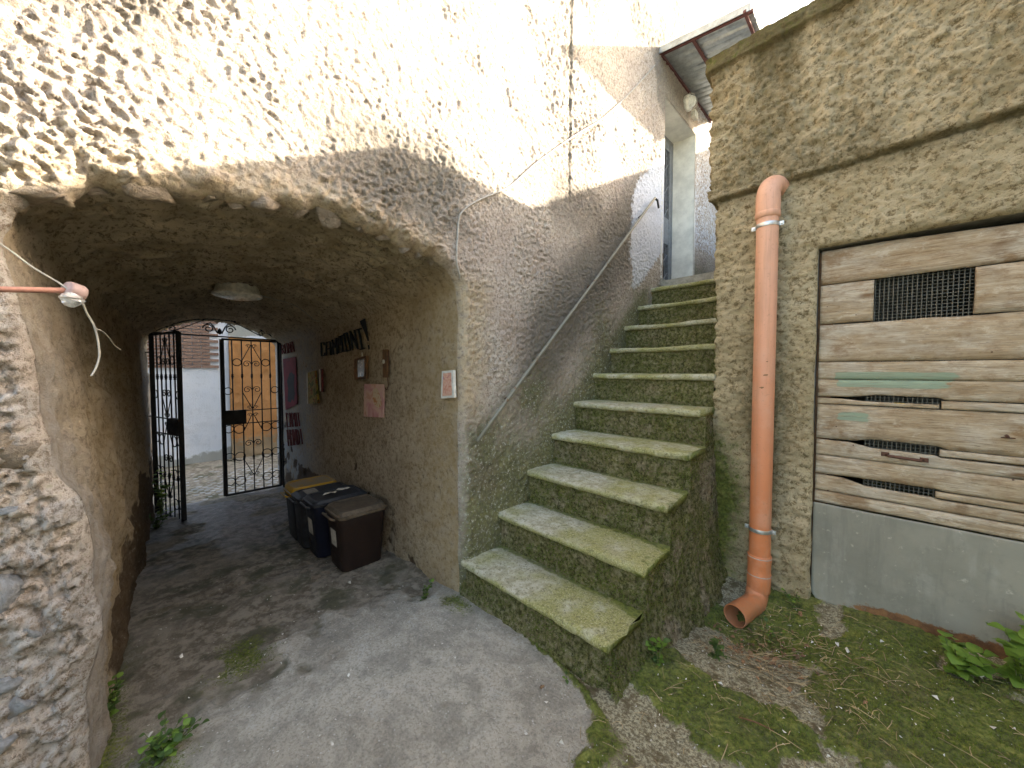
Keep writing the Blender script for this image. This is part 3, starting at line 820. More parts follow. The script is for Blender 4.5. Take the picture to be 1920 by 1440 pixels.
# ------------------------------------------------------------------ staircase
stair = empty('stone_staircase', (-1.27, 2.6, 0), 'steep mossy stone staircase climbing beside the house wall', 'staircase')
SX1 = -.765
def build_tread(i):
    y0 = SY0 + GO * i; zt = SZ0 + RI * i
    x0 = FX - .03; x1 = (SX1 if i < 4 else -.80) + .01
    dep = GO + .045; th = .046
    nu, nv = 84, 18
    u = np.linspace(0, 1, nu); 
    # section: back bottom, nose, top back
    sec = [(dep, -th), (.030, -th)] + [(.022 - .022 * math.sin(a), -th / 2 - th / 2 * math.cos(a)) for a in np.linspace(.25, math.pi - .25, 7)] + [(.03, 0)] + [(q, 0.0) for q in np.linspace(.05, dep, 9)]
    sec = np.array(sec); nv = len(sec)
    U, K = np.meshgrid(u, np.arange(nv), indexing='ij')
    x = x0 + (x1 - x0) * U; y = y0 + sec[K, 0]; z = zt + sec[K, 1]
    if i < 4:                                   # broken right-hand end of the free treads
        xe = .05 * (fbm2(y * 18, y * 0 + i, 3, 90 + i) - .6)
        x = x + xe * sst(.8, 1, U)
    top = sst(-th * .5, 0, z - zt)
    wear = np.exp(-((U - .45) / .28) ** 2) * np.exp(-((sec[K, 0] - .02) / .12) ** 2)
    z = z - .010 * wear * top + .007 * (fbm2(x * 9, y * 9 + i * 5, 4, 91) - .5) + .004 * (fbm2(x * 42, y * 42 + z * 30, 2, 92) - .5)
    nose = np.exp(-((sec[K, 0]) / .03) ** 2)
    y = y + nose * (.008 * (fbm2(x * 7 + i * 3, z * 9, 4, 93) - .5) + .006 * sst(.62, .75, fbm2(x * 11 + i * 7, z * 0, 3, 94)))
    worn = np.clip(.30 + .50 * np.exp(-((U - .30) / .32) ** 2) * top * sst(6, 0, i) + .25 * sst(.12, .0, U), 0, 1)
    edge = .22 * (1 - top) + .5 * sst(.86, 1, U) * (i < 4) + .75 * sst(dep - .10, dep - .03, sec[K, 0]) + .5 * sst(.08, .02, U) * sst(.1, .25, sec[K, 0]) + .08 * i / 9
    V = np.stack([x, y, z], 2).reshape(-1, 3); F = gridF(nu, nv)[:, ::-1]
    Fl = [tuple(f) for f in F] + [tuple(range(nv - 1, -1, -1)), tuple((nu - 1) * nv + k for k in range(nv))]
    a = np.stack([worn, edge, edge * 0, edge * 0 + 1], 2).reshape(-1, 4)
    mobj('tread', V, Fl, M['tread'], stair, True, dict(m1=a))
def build_riser(i):
    yb = SY0 + GO * i + .032; z1 = SZ0 + RI * i - .040; z0 = (SZ0 + RI * (i - 1) - .012) if i else -.12
    x0 = FX - .03; x1 = (SX1 if i < 5 else -.80)
    u = np.linspace(x0, x1, 96); w = np.linspace(z0, z1, 26)
    X, Z = np.meshgrid(u, w, indexing='ij')
    y = yb + .022 * (fbm2(X * 6 + i * 9, Z * 9, 4, 101) - .5) + .012 * (fbm2(X * 40, Z * 40 + i * 3, 3, 102) - .5)
    y = y + (.03 * sst(x1 - .10, x1, X) if i < 4 else 0) - (.05 * sst(.12, -.05, Z) if i == 0 else 0)
    mo = .62 + .25 * sst(z0 + .08, z0, Z) + .2 * sst(z1 - .06, z1, Z) + (.15 if i > 4 else 0) + (.12 if i == 0 else 0)
    V = np.stack([X, y, Z], 2).reshape(-1, 3)
    a = np.stack([mo, mo * 0, mo * 0, mo * 0 + 1], 2).reshape(-1, 4)
    mobj('riser', V, gridF(96, 26), M['riser'], stair, True, dict(m1=a))
for i in range(10):
    build_tread(i); build_riser(i)
def build_landing():
    z = SZ0 + RI * 9 - .004
    MB().box((FX - .02, SY0 + GO * 9 + .2, z - .2), (-.80, 6.6, z)).build('landing', M['slab'], stair)
    MB().box((FX + .01, 4.02, z - .01), (-1.18, 5.1, z + .11)).build('door_step', M['slab'], stair)
build_landing()
def build_stair_side():
    # battered rubble flank of the lower steps
    ua = np.linspace(SY0 + .03, 2.76, 170); wa = np.linspace(0, 1, 90)
    U, W = np.meshgrid(ua, wa, indexing='ij')
    i = np.clip(np.floor((U - SY0 - .035) / GO), 0, 5)
    top_s = SZ0 + RI * i - .03
    ramp = stair_z(U) - .03
    frac = np.clip(((U - SY0 - .035) / GO - i) / .10, 0, 1)
    top = np.where(i > 0, top_s - RI * (1 - frac), top_s)
    top = np.maximum(top, -.05)
    Z = -.14 + (top + .14) * W
    bat = .085 * (1 - W) ** 1.3
    x = SX1 - .028 + bat + .03 * (fbm2(U * 5, Z * 5, 4, 111) - .5) + .02 * (fbm2(U * 30, Z * 30, 3, 112) - .5) + .07 * sst(.16, -.08, Z) * fbm2(U * 6, U * 0, 3, 113)
    y = U - .05 * sst(.2, -.05, Z) * sst(SY0 + .3, SY0, U)
    mo = .62 + .25 * (fbm2(U * 2.4, Z * 2.4, 3, 114) - .5) - .45 * sst(.62, .75, fbm2(U * 4, Z * 3, 3, 115)) + .15 * sst(.3, 0, Z)
    V = np.stack([x, y, Z], 2).reshape(-1, 3)
    a = np.stack([mo, mo * 0, mo * 0, mo * 0 + 1], 2).reshape(-1, 4)
    mobj('side_wall', V, gridF(170, 90)[:, ::-1], M['riser'], stair, True, dict(m1=a))
build_stair_side()

# ------------------------------------------------------------------ shed with roof terrace
shed = empty('roughcast_shed', (.6, 4.4, 0), 'yellowish roughcast shed with plank door and projecting upper band', 'shed')
SHY, SHX = 2.72, -.80
DX0, DX1, DZ1 = -.272, .90, 2.045
def build_shed():
    ylen = 3.9
    sa = np.r_[-axis([(0, .010), (.35, .012), (1.5, .03), (ylen, .05)])[::-1][:-1], axis([(0, .010), (.45, .0085), (2.1, .0085), (2.3, .03), (6.8, .3)])]
    za = axis([(-.3, .010), (2.2, .009), (3.37, .0095)])
    S, Z = np.meshgrid(sa, za, indexing='ij'); s = S.ravel().copy(); z = Z.ravel().copy()
    # door opening on the front face: s = x - SHX
    d0, d1 = DX0 - SHX, DX1 - SHX
    jy = .014 * (fbm2(z * 5, z * 0, 4, 121) - .5) + .018 * sst(.9, .2, z) * (fbm2(z * 9, z * 0, 3, 122) - .2)
    ins = (s > d0) & (s < d1) & (z < DZ1) & (z > -1)
    hg = ins.reshape(S.shape); keep = ~(hg[:-1, :-1] & hg[1:, :-1] & hg[1:, 1:] & hg[:-1, 1:]).ravel()
    F = gridF(len(sa), len(za), keep); used = np.zeros(s.shape, bool); used[np.unique(F)] = True
    a = np.where(used & ins)[0]
    DP = [(d0, -1), (d0, DZ1), (d1, DZ1), (d1, -1)]
    s[a], z[a], _ = near_poly(s[a], z[a], DP)
    dd = np.maximum(np.maximum(d0 - s, s - d1), z - DZ1)
    band = sst(2.455, 2.475, z + .012 * (fbm2(s * 3, s * 0, 3, 123) - .5)); cop = sst(3.275, 3.285, z)
    off = .035 * band + .038 * cop
    rc = .02                                        # rounded corner
    n1 = fbm2(s / .058, z / .046, 4, 131, .74)
    lump = np.clip((n1 - .28) / .44, 0, 1); grain = lump * 0
    amp = .021 + .009 * band - .016 * cop
    low = sst(1.0, .2, z)
    d = off + amp * (lump - .4) + .02 * (fbm2(s * 1.4, z * 1.4, 3, 133) - .5) + low * .02 * (fbm2(s * 5, z * 5, 3, 134) - .5)
    d = d - .012 * np.exp(-((z - 2.462) / .008) ** 2)
    t = np.clip(1 - dd / .03, 0, 1); d = d - .03 * (1 - np.sqrt(np.clip(1 - t * t, 0, 1)))
    flare = sst(.22, -.15, z) * sst(.30, .0, np.abs(s)) * .05; d = d + flare
    # path: side (s<0) then front (s>0), offset outwards by d
    fr = sst(-rc, rc, s)
    x = np.where(s < 0, SHX - d, SHX + s - d * (1 - sst(0, .04, s))); y = np.where(s < 0, SHY - s - d * (1 - sst(0, -.04, s)), SHY - d)
    cr = np.clip(1 - np.abs(s) / rc, 0, 1); x = x + cr * cr * .006; y = y + cr * cr * .006
    jam = (np.abs(dd) < .03) & (z < DZ1 - .02) & (np.abs(s - d0) < .05); x = x + np.where(jam, jy, 0)
    V = np.stack([x, y, z], 1)
    n = fbm2(s * 1.7, z * 1.1, 4, 141)
    drip = fbm2(s * 3.2, z * .45, 4, 142)
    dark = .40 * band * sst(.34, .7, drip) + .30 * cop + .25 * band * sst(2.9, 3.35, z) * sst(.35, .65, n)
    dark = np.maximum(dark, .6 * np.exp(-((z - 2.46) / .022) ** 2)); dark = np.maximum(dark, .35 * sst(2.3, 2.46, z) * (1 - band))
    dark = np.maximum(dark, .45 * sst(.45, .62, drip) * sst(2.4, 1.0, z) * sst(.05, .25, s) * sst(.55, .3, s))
    pale = band * .38 + .42 * sst(.5, .1, z) * sst(.3, .45, s) + .3 * (1 - band) * sst(.45, .65, n)
    moss = .95 * sst(1.15, .55, z + .35 * (n - .5) + .9 * np.clip(s - .04, 0, 1)) * sst(.30, .05, s + .25 * (n - .5)) * (s > -.4) + .7 * (s < 0) * sst(.9, .2, z - stair_z(np.clip(SHY - s, 0, 9)))
    moss = np.maximum(moss, .5 * sst(.12, -.08, z)); moss = np.maximum(moss, .22 * cop)
    m1 = np.stack([moss, dark, pale, moss * 0], 1); m2 = np.stack([lump, lump * 0, grain, lump * 0 + 1], 1)
    V, F, ex = compact(V, F, dict(m1=m1, m2=m2))
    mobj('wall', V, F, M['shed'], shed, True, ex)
    mb = MB(); mb.box((SHX - .045, SHY - .045, 3.33), (6.0, 6.55, 3.365)); mb.build('roof_slab', M['slab'], shed)
    MB().box((SHX + .02, 6.45, -.3), (6.0, 6.55, 3.33)).box((5.9, SHY, -.3), (6.0, 6.45, 3.33)).build('rear_wall', M['slab'], shed)
    # jamb and lintel of the doorway
    mb = MB(); mb.box((DX0 - .05, SHY + .048, -.3), (DX0 - .003, SHY + .20, DZ1 + .05)); mb.box((DX1 + .003, SHY + .048, -.3), (DX1 + .05, SHY + .2, DZ1 + .05))
    mb.box((DX0 - .003, SHY + .048, DZ1 + .003), (DX1 + .003, SHY + .2, DZ1 + .05)); mb.build('door_jamb', M['slab'], shed)
build_shed()

# back house that closes the upper yard (its roof edge throws the rising shadow on the facade)
bh = empty('rear_house', (2, 7.6, 0), 'plain plastered house closing the upper yard behind the shed', 'house')
MB().box((FX + .03, 6.62, -.3), (7, 9.0, 4.82)).build('wall', M['white'], bh)
MB().box((FX + .03, 6.56, 4.825), (7.2, 9.2, 4.90)).build('roof', M['slab'], bh)

# added house behind the camera, unseen, cuts low skylight so light falls from above
fh = empty('added_facing_house', (4.6, -1, 0), 'unseen plain house added to block low skylight in the yard', 'house')
MB().box((3.4, -6, -.3), (6.5, 2.2, 4.2)).build('wall', M['white'], fh)
MB().box((3.2, -6.2, 4.205), (6.7, 2.4, 4.32)).build('roof', M['slab'], fh)

nh = empty('sun_block_house', (-4.8, 15, -.3), 'unseen tall house added to keep sun out of the alley', 'house')  # added out of view to stop sun reaching into the alley
MB().box((BX + .05, 9.2, -.4), (-3.6, 22, 10.5)).build('wall', M['white'], nh)
MB().box((BX - .1, 9.15, 10.505), (-3.45, 22.2, 10.65)).build('roof', M['slab'], nh)
# ------------------------------------------------------------------ plank door of the shed
PY = SHY + .055
sd = empty('plank_door', (.3, PY, 0), 'patched door of weathered horizontal planks with grey sheet along its foot', 'door')
def plank(x0, x1, z0, z1, seed, y=PY, th=.022, rag_t=.002, rag_b=.002, green=None, rot=.0, top=None, bottom=None):
    nx = max(10, int((x1 - x0) / .012)); nz = 9
    u = np.linspace(0, 1, nx); w = np.linspace(0, 1, nz)
    U, Wd = np.meshgrid(u, w, indexing='ij'); x = x0 + (x1 - x0) * U
    zt = z1 + rag_t * (fbm2(x * 6, x * 0, 5, seed) - .5) * 1.6 + (np.interp(x, *zip(*top)) if top else 0)
    zb = z0 + rag_b * (fbm2(x * 6, x * 0 + 4, 5, seed + 1) - .5) * 1.6 + (np.interp(x, *zip(*bottom)) if bottom else 0)
    z = zb + (zt - zb) * Wd
    xx = x + .003 * (fbm2(z * 20, z * 0, 2, seed) - .5) * ((U == 0) | (U == 1))
    cup = .0025 * (2 * Wd - 1) ** 2
    yf = y + cup + .003 * (fbm2(x * 3, z * 30, 3, seed + 5) - .5) + .006 * ((Wd == 0) | (Wd == 1)) + .004 * (vn2(x * 1.2, x * 0, seed) - .5)
    Vf = np.stack([xx, yf, z], 2).reshape(-1, 3); Vb = Vf.copy(); Vb[:, 1] = y + th
    n = nx * nz; F = [tuple(f) for f in gridF(nx, nz)]
    i = np.arange(n).reshape(nx, nz)
    for a in range(nx - 1):
        F += [(i[a, 0], i[a, 0] + n, i[a + 1, 0] + n, i[a + 1, 0])]; F += [(i[a + 1, -1], i[a + 1, -1] + n, i[a, -1] + n, i[a, -1])]
    for b in range(nz - 1):
        F += [(i[0, b + 1], i[0, b + 1] + n, i[0, b] + n, i[0, b])]; F += [(i[-1, b], i[-1, b] + n, i[-1, b + 1] + n, i[-1, b + 1])]
    V = np.concatenate([Vf, Vb])
    g = np.zeros((nx, nz)); 
    if green:
        for (gx0, gx1, gz0, gz1, f) in green:
            g = np.maximum(g, f * sst(gx0 - .02, gx0 + .02, x) * sst(gx1 + .06, gx1 - .06, x) * sst(gz0 - .006, gz0 + .008, z) * sst(gz1 + .006, gz1 - .008, z))
    r = rot * (sst(.25, .0, Wd) + sst(.8, 1.0, Wd) * .6)
    a = np.stack([g, g * 0, r, g * 0 + 1], 2).reshape(-1, 4); a = np.concatenate([a, a])
    o = mobj('plank', V, F, M['wood'], sd, False, dict(m1=a))
    me = o.data; fl = np.zeros(len(me.polygons), bool); fl[:(nx - 1) * (nz - 1)] = True; me.polygons.foreach_set('use_smooth', fl)
    return o
L, R = DX0 + .012, DX1 - .012
plank(L, R, 1.842, 2.034, 1, top=[(-.3, 0), (.0, -.004), (.45, -.030), (.9, -.04)])
plank(L, -.040, 1.618, 1.836, 2); plank(.300, R, 1.618, 1.836, 3)
plank(L, R, 1.402, 1.612, 4, rag_t=.006)
plank(L, R, 1.3015, 1.398, 35, rag_b=.001, green=[(-.19, .27, 1.265, 1.345, .75)], rot=.2)
plank(L, R, 1.205, 1.299, 5, rag_b=.003, green=[(-.18, .25, 1.255, 1.345, .75)], rot=.3, bottom=[(-.3, -.004), (-.12, 0), (-.02, .014), (.2, .012), (.23, 0), (.9, 0)])
plank(L, .205, 1.160, 1.186, 6, rag_t=.002, rot=.5, top=[(-.3, .008), (-.16, .006), (-.06, -.004), (.21, -.006)]); plank(.212, R, 1.160, 1.200, 7)
plank(L, R, .962, 1.156, 8, rag_b=.003, green=[(-.175, -.035, 1.06, 1.13, .72)], rot=.35, bottom=[(-.3, -.004), (-.1, 0), (-.03, .016), (.2, .014), (.24, 0), (.9, 0)])
plank(.212, R, .925, .958, 9, rag_b=.001)
plank(L, R, .862, .952, 36, rag_t=.002, rot=.2, top=[(-.3, 0), (-.12, -.002), (-.03, -.022), (.2, -.026), (.215, -.034), (.9, -.034)])
plank(L, R, .752, .8595, 10, rag_t=.001, rag_b=.003, rot=.25, bottom=[(-.3, 0), (-.1, .006), (.2, .008), (.25, .0), (.9, 0)])
plank(.205, R, .715, .748, 11)
plank(L, R, .655, .748, 12, rag_t=.002, rag_b=.002, rot=.4, top=[(-.3, 0), (-.14, -.004), (-.05, -.03), (.2, -.034), (.21, -.04), (.9, -.04)])
plank(L, R, .586, .651, 13, rag_b=.006, rot=.5)
for px, py in [(1545, 500), (1890, 470), (1551, 575), (1545, 640), (1600, 505), (1780, 700), (1560, 730), (1605, 590), (1860, 660), (1568, 800), (1548, 870), (1900, 900), (1600, 835), (1552, 920), (1885, 545)]:
    p = onY(px, py, PY)
    mb = MB(); mb.lathe((p[0], PY + .004, p[2]), (0, -1, 0), [(0, .004), (.003, .0035), (.0038, .001)], 8); mb.build('nail', M['rust'], sd)
def sheet():
    nx, nz = 90, 46; x = np.linspace(L - .004, R, nx); z = np.linspace(.008, .582, nz); X, Z = np.meshgrid(x, z, indexing='ij')
    y = PY - .010 + .006 * (fbm2(X * 2.2, Z * 2.2, 3, 151) - .5) + .004 * (fbm2(X * 7, Z * 7, 2, 152) - .5)
    Zz = Z + .005 * (fbm2(X * 8, X * 0, 3, 153) - .5) * (sst(.5, .58, Z) + sst(.06, .01, Z))
    Xx = X + .03 * sst(.05, .0, Z) * sst(L + .05, L, X)
    rust = .85 * sst(.12, .05, Z + .03 * (fbm2(X * 5, X * 0, 3, 154) - .5)) * (.35 + .65 * sst(-.2, .1, X)) + .35 * sst(.556, .578, Z) * sst(.5, .7, fbm2(X * 6, X * 0, 2, 155))
    V = np.stack([Xx, y, Zz], 2).reshape(-1, 3); Vb = V.copy(); Vb[:, 1] += .004; n = nx * nz
    F = [tuple(f) for f in gridF(nx, nz)]; i = np.arange(n).reshape(nx, nz)
    for a in range(nx - 1): F += [(i[a + 1, -1], i[a + 1, -1] + n, i[a, -1] + n, i[a, -1]), (i[a, 0], i[a, 0] + n, i[a + 1, 0] + n, i[a + 1, 0])]
    for b in range(nz - 1): F += [(i[0, b + 1], i[0, b + 1] + n, i[0, b] + n, i[0, b])]
    a = np.stack([rust, rust * 0, rust * 0, rust * 0 + 1], 2).reshape(-1, 4)
    o = mobj('metal_sheet', np.concatenate([V, Vb]), F, M['sheet'], sd, True, dict(m1=np.concatenate([a, a])))
    o['label'] = 'grey painted metal sheet with rusty lower edge'
sheet()
MB().box((L - .012, PY + .024, .02), (L + .055, PY + .06, 2.03)).build('batten', M['dirtwood'], sd)
MB().box((R - .055, PY + .024, .02), (R, PY + .06, 2.03)).build('batten', M['dirtwood'], sd)
def wire():
    mb = MB(); yy = PY + .030; r = .0021
    for x in np.arange(-.055, .325, .017): mb.tube([(x, yy, .66), (x + .002, yy, 1.86)], r, 4, False)
    for z in np.arange(.66, 1.86, .017): mb.tube([(-.06, yy + .0016, z), (.33, yy + .0016, z)], r, 4, False)
    tag(mb.build('wire_mesh', M['wire'], sd), kind='stuff')
wire()
def handle():
    p0 = onY(1655, 853, PY - .004); p1 = onY(1738, 862, PY - .004)
    mb = MB(); zc = (p0[2] + p1[2]) / 2
    mb.box((p0[0] - .006, PY - .006, zc - .006), (p0[0] + .024, PY + .003, zc + .016)); mb.box((p1[0] - .024, PY - .006, zc - .014), (p1[0] + .006, PY + .003, zc + .008))
    mb.tube([(p0[0] + .014, PY - .004, zc + .004), (p0[0] + .020, PY - .030, zc + .002), (p1[0] - .020, PY - .030, zc - .004), (p1[0] - .012, PY - .004, zc - .004)], .008, 8)
    bevel(mb.build('handle', M['rust'], sd), .002)
    p = onY(1888, 817, PY - .003)
    mb = MB(); mb.tube([(p[0], PY + .004, p[2]), (p[0], PY - .02, p[2] - .004)], .006, 8); mb.box((p[0] - .016, PY - .004, p[2] - .012), (p[0] + .024, PY + .002, p[2] - .008)); mb.build('latch', M['rust'], sd)
    p = onY(1686, 757, PY + .01); MB().box((p[0] - .018, PY + .004, p[2] - .003), (p[0] + .02, PY + .016, p[2] + .004)).build('yellow_scrap', M['gold'], sd)
handle()

# ------------------------------------------------------------------ orange drainpipe
PX, PYY, PR = -.497, 2.62, .0555
dp = empty('drainpipe', (PX, PYY, 0), 'orange plastic drainpipe strapped to the shed wall beside the stairs', 'drainpipe')
def pipe():
    top = 2.365
    pts = [(PX, PYY, .20), (PX, PYY, top - .02)]
    MB().tube(pts, PR, 32, False).build('pipe', M['pipe'], dp, True)
    # upper bend into the wall
    R = .082; P = [(PX, PYY, top - .10), (PX, PYY, top)]
    for a in np.linspace(.15, math.pi / 2, 8): P.append((PX + .020 * (1 - math.cos(a)), PYY + R * (1 - math.cos(a)), top + R * math.sin(a)))
    P.append((PX + .03, PYY + R + .06, top + R))
    rr = [PR + .006, PR + .006] + [PR + .004] * (len(P) - 2)
    MB().tube(P, rr, 32, False).build('bend', M['pipe'], dp, True)
    MB().lathe((PX, PYY, top - .125), (0, 0, 1), [(0, PR + .001), (.004, PR + .007), (.03, PR + .008), (.036, PR + .006)], 32).build('socket', M['pipe'], dp, True)
    # lower coupling with two beads
    MB().lathe((PX, PYY, .02), (0, 0, 1), [(0, PR + .004), (.03, PR + .006), (.105, PR + .007), (.115, PR + .0035), (.15, PR + .004), (.19, PR + .007), (.215, PR + .007), (.22, PR + .001)], 32).build('coupling', M['pipe'], dp, True)
    for z in (.118, .226):
        MB().ring((PX, PYY, z), (0, .03, 1), PR + .006, .0028, 32, 6, up=(1, 0, 0)).build('seal_ring', M['cable'], dp, True)
    # outlet bend: out from the wall
    P = [(PX, PYY, .06), (PX, PYY, .02)]
    for a in np.linspace(.2, 1.35, 7): P.append((PX - .006, PYY - .085 * (1 - math.cos(a)), .035 - .075 * math.sin(a)))
    e = Vector(P[-1]); d = Vector((-.24, -.97, -.02)).normalized()
    P += [tuple(e + d * q) for q in (.04, .09, .16, .215)]
    n = len(P)
    mb = MB(); mb.tube(P, [PR + .003] * (n - 2) + [PR + .006, PR + .007], 32, False)
    Pi = P[::-1]; mb.tube(Pi, [PR + .002, PR + .001] + [PR - .003] * (n - 2), 32, False)
    mb.ring(P[-1], d, PR + .0045, .0035, 32, 6)
    mb.build('outlet', M['pipe'], dp, True)
    for z, in ((onY(1435, 425, PYY)[2],), (onY(1429, 993, PYY)[2],)):
        mb = MB(); mb.lathe((PX, PYY, z - .011), (0, 0, 1), [(0, PR), (0, PR + .0035), (.008, PR + .005), (.014, PR + .005), (.022, PR + .0035), (.022, PR)], 32)
        for s in (-1, 1):
            mb.box((PX + s * (PR + .002), PYY - .004, z - .011), (PX + s * (PR + .024), PYY + .004, z + .011)) if s > 0 else mb.box((PX - PR - .024, PYY - .004, z - .011), (PX - PR - .002, PYY + .004, z + .011))
            mb.tube([(PX + s * (PR + .014), PYY - .014, z), (PX + s * (PR + .014), PYY + .012, z)], .006, 8)
        cl = mb.build('clamp', M['zinc'], dp, True)
        cl['label'] = 'bright steel pipe clamp'
        m = cl.modifiers.new('es', 'EDGE_SPLIT'); m.split_angle = .7
        MB().tube([(PX, PYY + PR, z), (PX, SHY + .01, z)], .005, 8).build('anchor_bolt', M['zinc'], dp)
    for px, py, s in ((1438, 678, .006), (1436, 703, .013), (1428, 727, .010)):
        p = onY(px, py, PYY - PR)
        mb = MB(); q = np.linspace(0, 2 * math.pi, 9)[:-1]
        V = []
        for a in q:
            rr = s * random.uniform(.5, 1.1); xx = p[0] - PX + rr * 1.3 * math.cos(a); xx = max(-PR * .95, min(PR * .95, xx))
            V.append((PX + xx, PYY - math.sqrt((PR + .0012) ** 2 - xx * xx), p[2] + rr * .6 * math.sin(a)))
        mb.add(V, [tuple(range(8))]); mb.build('scuff', M['deadleaf'], dp)
pipe()

# ------------------------------------------------------------------ iron gate at the far end of the passage
GX = -5.72
gate = empty('iron_gate', (GX, .68, -.24), 'black wrought iron double gate with rings and scrolls, one leaf open', 'gate')
def spiral(c, ux, uz, r0, turns, sgn=1, n=18):
    c = Vector(c); pts = []
    for i in range(n + 1):
        t = i / n; a = turns * 2 * math.pi * t; r = r0 * (1 - .75 * t)
        pts.append(c + ux * (r * math.cos(a) * sgn) + uz * (r * math.sin(a)))
    return pts
def gate_leaf(o, d, w, h):
    """o: foot of the hinge stile, d: direction towards the free edge"""
    o = Vector(o); d = Vector(d).normalized(); nrm = d.cross(Vector((0, 0, 1)))
    def P(u, v): return o + d * (u * w) + Vector((0, 0, v * h))
    fr = MB(); s = .020
    for u, ww in ((.0, s), (1.0, s * 1.5)):
        fr.tube([P(u, 0), P(u, 1)], ww, 4, True, True)
    for v in (0, 1): fr.tube([P(0, v), P(1, v)], s * .85, 4, True, True)
    lf = fr.build('leaf', M['iron'], gate)
    for v in (.455, .54): MB().tube([P(0, v), P(1, v)], .008, 4, True, True).build('rail', M['iron'], lf)
    ub = [.165, .33, .5, .67, .835]
    for u in ub: MB().tube([P(u, 0), P(u, 1)], .0068, 6).build('bar', M['iron'], lf, True)
    ring = lambda u, v, R, a0=0, a1=2 * math.pi: MB().ring(P(u, v), nrm, R, .0055, 20, 5, a0, a1, up=(0, 0, 1)).build('ring', M['iron'], lf, True)
    for u in (.245, .755): ring(u, .855, .044)
    for u in (.085, .915): ring(u, .67, .042)
    for v in (.49, .30, .085):
        pass
    for v, R in ((.425, .075), (.245, .075), (.085, .075)):
        for u in (.085, .915): ring(u, v, R * .62)
        for u in (.26, .74): ring(u, v - .005, R * .72)
    for u in ub:
        for v in (.765, .225):
            c = P(u, v); MB().lathe(c - Vector((0, 0, .03)), (0, 0, 1), [(0, .007), (.008, .014), (.016, .009), (.03, .016), (.044, .009), (.052, .014), (.06, .007)], 8).build('collar', M['iron'], lf, True)
    for (v0, v1, inv) in ((.975, .865, 0), (.66, .545, 1), (.52, .40, 0), (.215, .10, 1), (.215, .10, 1)):
        for sg in (-1, 1):
            a, b = (P(.5, v0), P(.5 + sg * .17, v1)) if not inv else (P(.5 + sg * .17, v0), P(.5, v1))
            MB().tube([a, b], .0048, 5).build('brace', M['iron'], lf, True)
            c = P(.5 + sg * .05, v0 - .012 if not inv else v1 + .012)
            MB().tube(spiral(c, d, Vector((0, 0, 1)), .026, 1.3, sg), .004, 5).build('scroll', M['iron'], lf, True)
    for sg in (-1, 1):
        for v in (.845, .675, .32):
            MB().tube(spiral(P(.5 + sg * .085, v), d, Vector((0, 0, 1)), .045, 1.35, -sg), .0048, 5).build('scroll', M['iron'], lf, True)
    lk = MB(); a = P(.60, .46); q = P(1.0, .54)
    c0 = a - nrm * .02; lk.hexa([P(.62, .455) - nrm * .02, P(.985, .455) - nrm * .02, P(.985, .455) + nrm * .02, P(.62, .455) + nrm * .02, P(.62, .545) - nrm * .02, P(.985, .545) - nrm * .02, P(.985, .545) + nrm * .02, P(.62, .545) + nrm * .02])
    lk.build('lock_box', M['iron'], lf)
    return lf
lf = gate_leaf((GX, 1.295, -.20), (0, -1, 0), .60, 1.935); lf['label'] = 'closed right leaf of the gate'
lf = gate_leaf((GX + .03, .085, -.225), (.60, .185, 0), .625, 1.97); lf['label'] = 'left leaf of the gate swung open into the passage'
def overthrow():
    mb = MB(); mb.tube([(GX, .05, 1.775), (GX, 1.315, 1.755)], .011, 4, True, True)
    y = np.linspace(.05, 1.315, 22); mb.tube([(GX, a, 1.735 + .235 * (1 - abs((a - .68) / .637) ** 2.3)) for a in y], .010, 4, True, True)
    ov = mb.build('overthrow', M['iron'], gate)
    U, Zz = Vector((0, 1, 0)), Vector((0, 0, 1))
    for sg in (-1, 1):
        MB().tube([(GX, .68 + sg * .02, 1.80)] + [(GX, .68 + sg * (.02 + .11 * t), 1.80 + .13 * math.sin(t * 2.2)) for t in (.3, .6, 1.0)], .007, 6).build('scroll', M['iron'], ov, True)
        MB().tube(spiral((GX, .68 + sg * .105, 1.855), U, Zz, .055, 1.4, sg), .007, 6).build('scroll', M['iron'], ov, True)
        MB().tube([(GX, .68 + sg * .14, 1.955), (GX, .68 + sg * .42, 1.80)], .006, 6).build('scroll', M['iron'], ov, True)
        MB().tube(spiral((GX, .68 + sg * .43, 1.83), U, Zz, .04, 1.3, sg), .006, 6).build('scroll', M['iron'], ov, True)
    MB().lathe((GX, .68, 1.79), (0, 0, 1), [(0, .006), (.02, .026), (.05, .02), (.075, .006)], 10).build('finial', M['iron'], ov, True)
    for y0, sg in ((.062, -1), (1.318, 1)):
        p = MB(); p.tube([(GX + .04, y0 - sg * .004, -.24), (GX + .04, y0 - sg * .004, 1.78)], .013, 4, True, True)
        post = p.build('gate_post', M['iron'], gate)
        for z in (.12, .85, 1.55): MB().tube([(GX + .04, y0, z), (GX + .04, y0 + sg * .06, z)], .008, 6).build('hinge_pin', M['iron'], post)
overthrow()

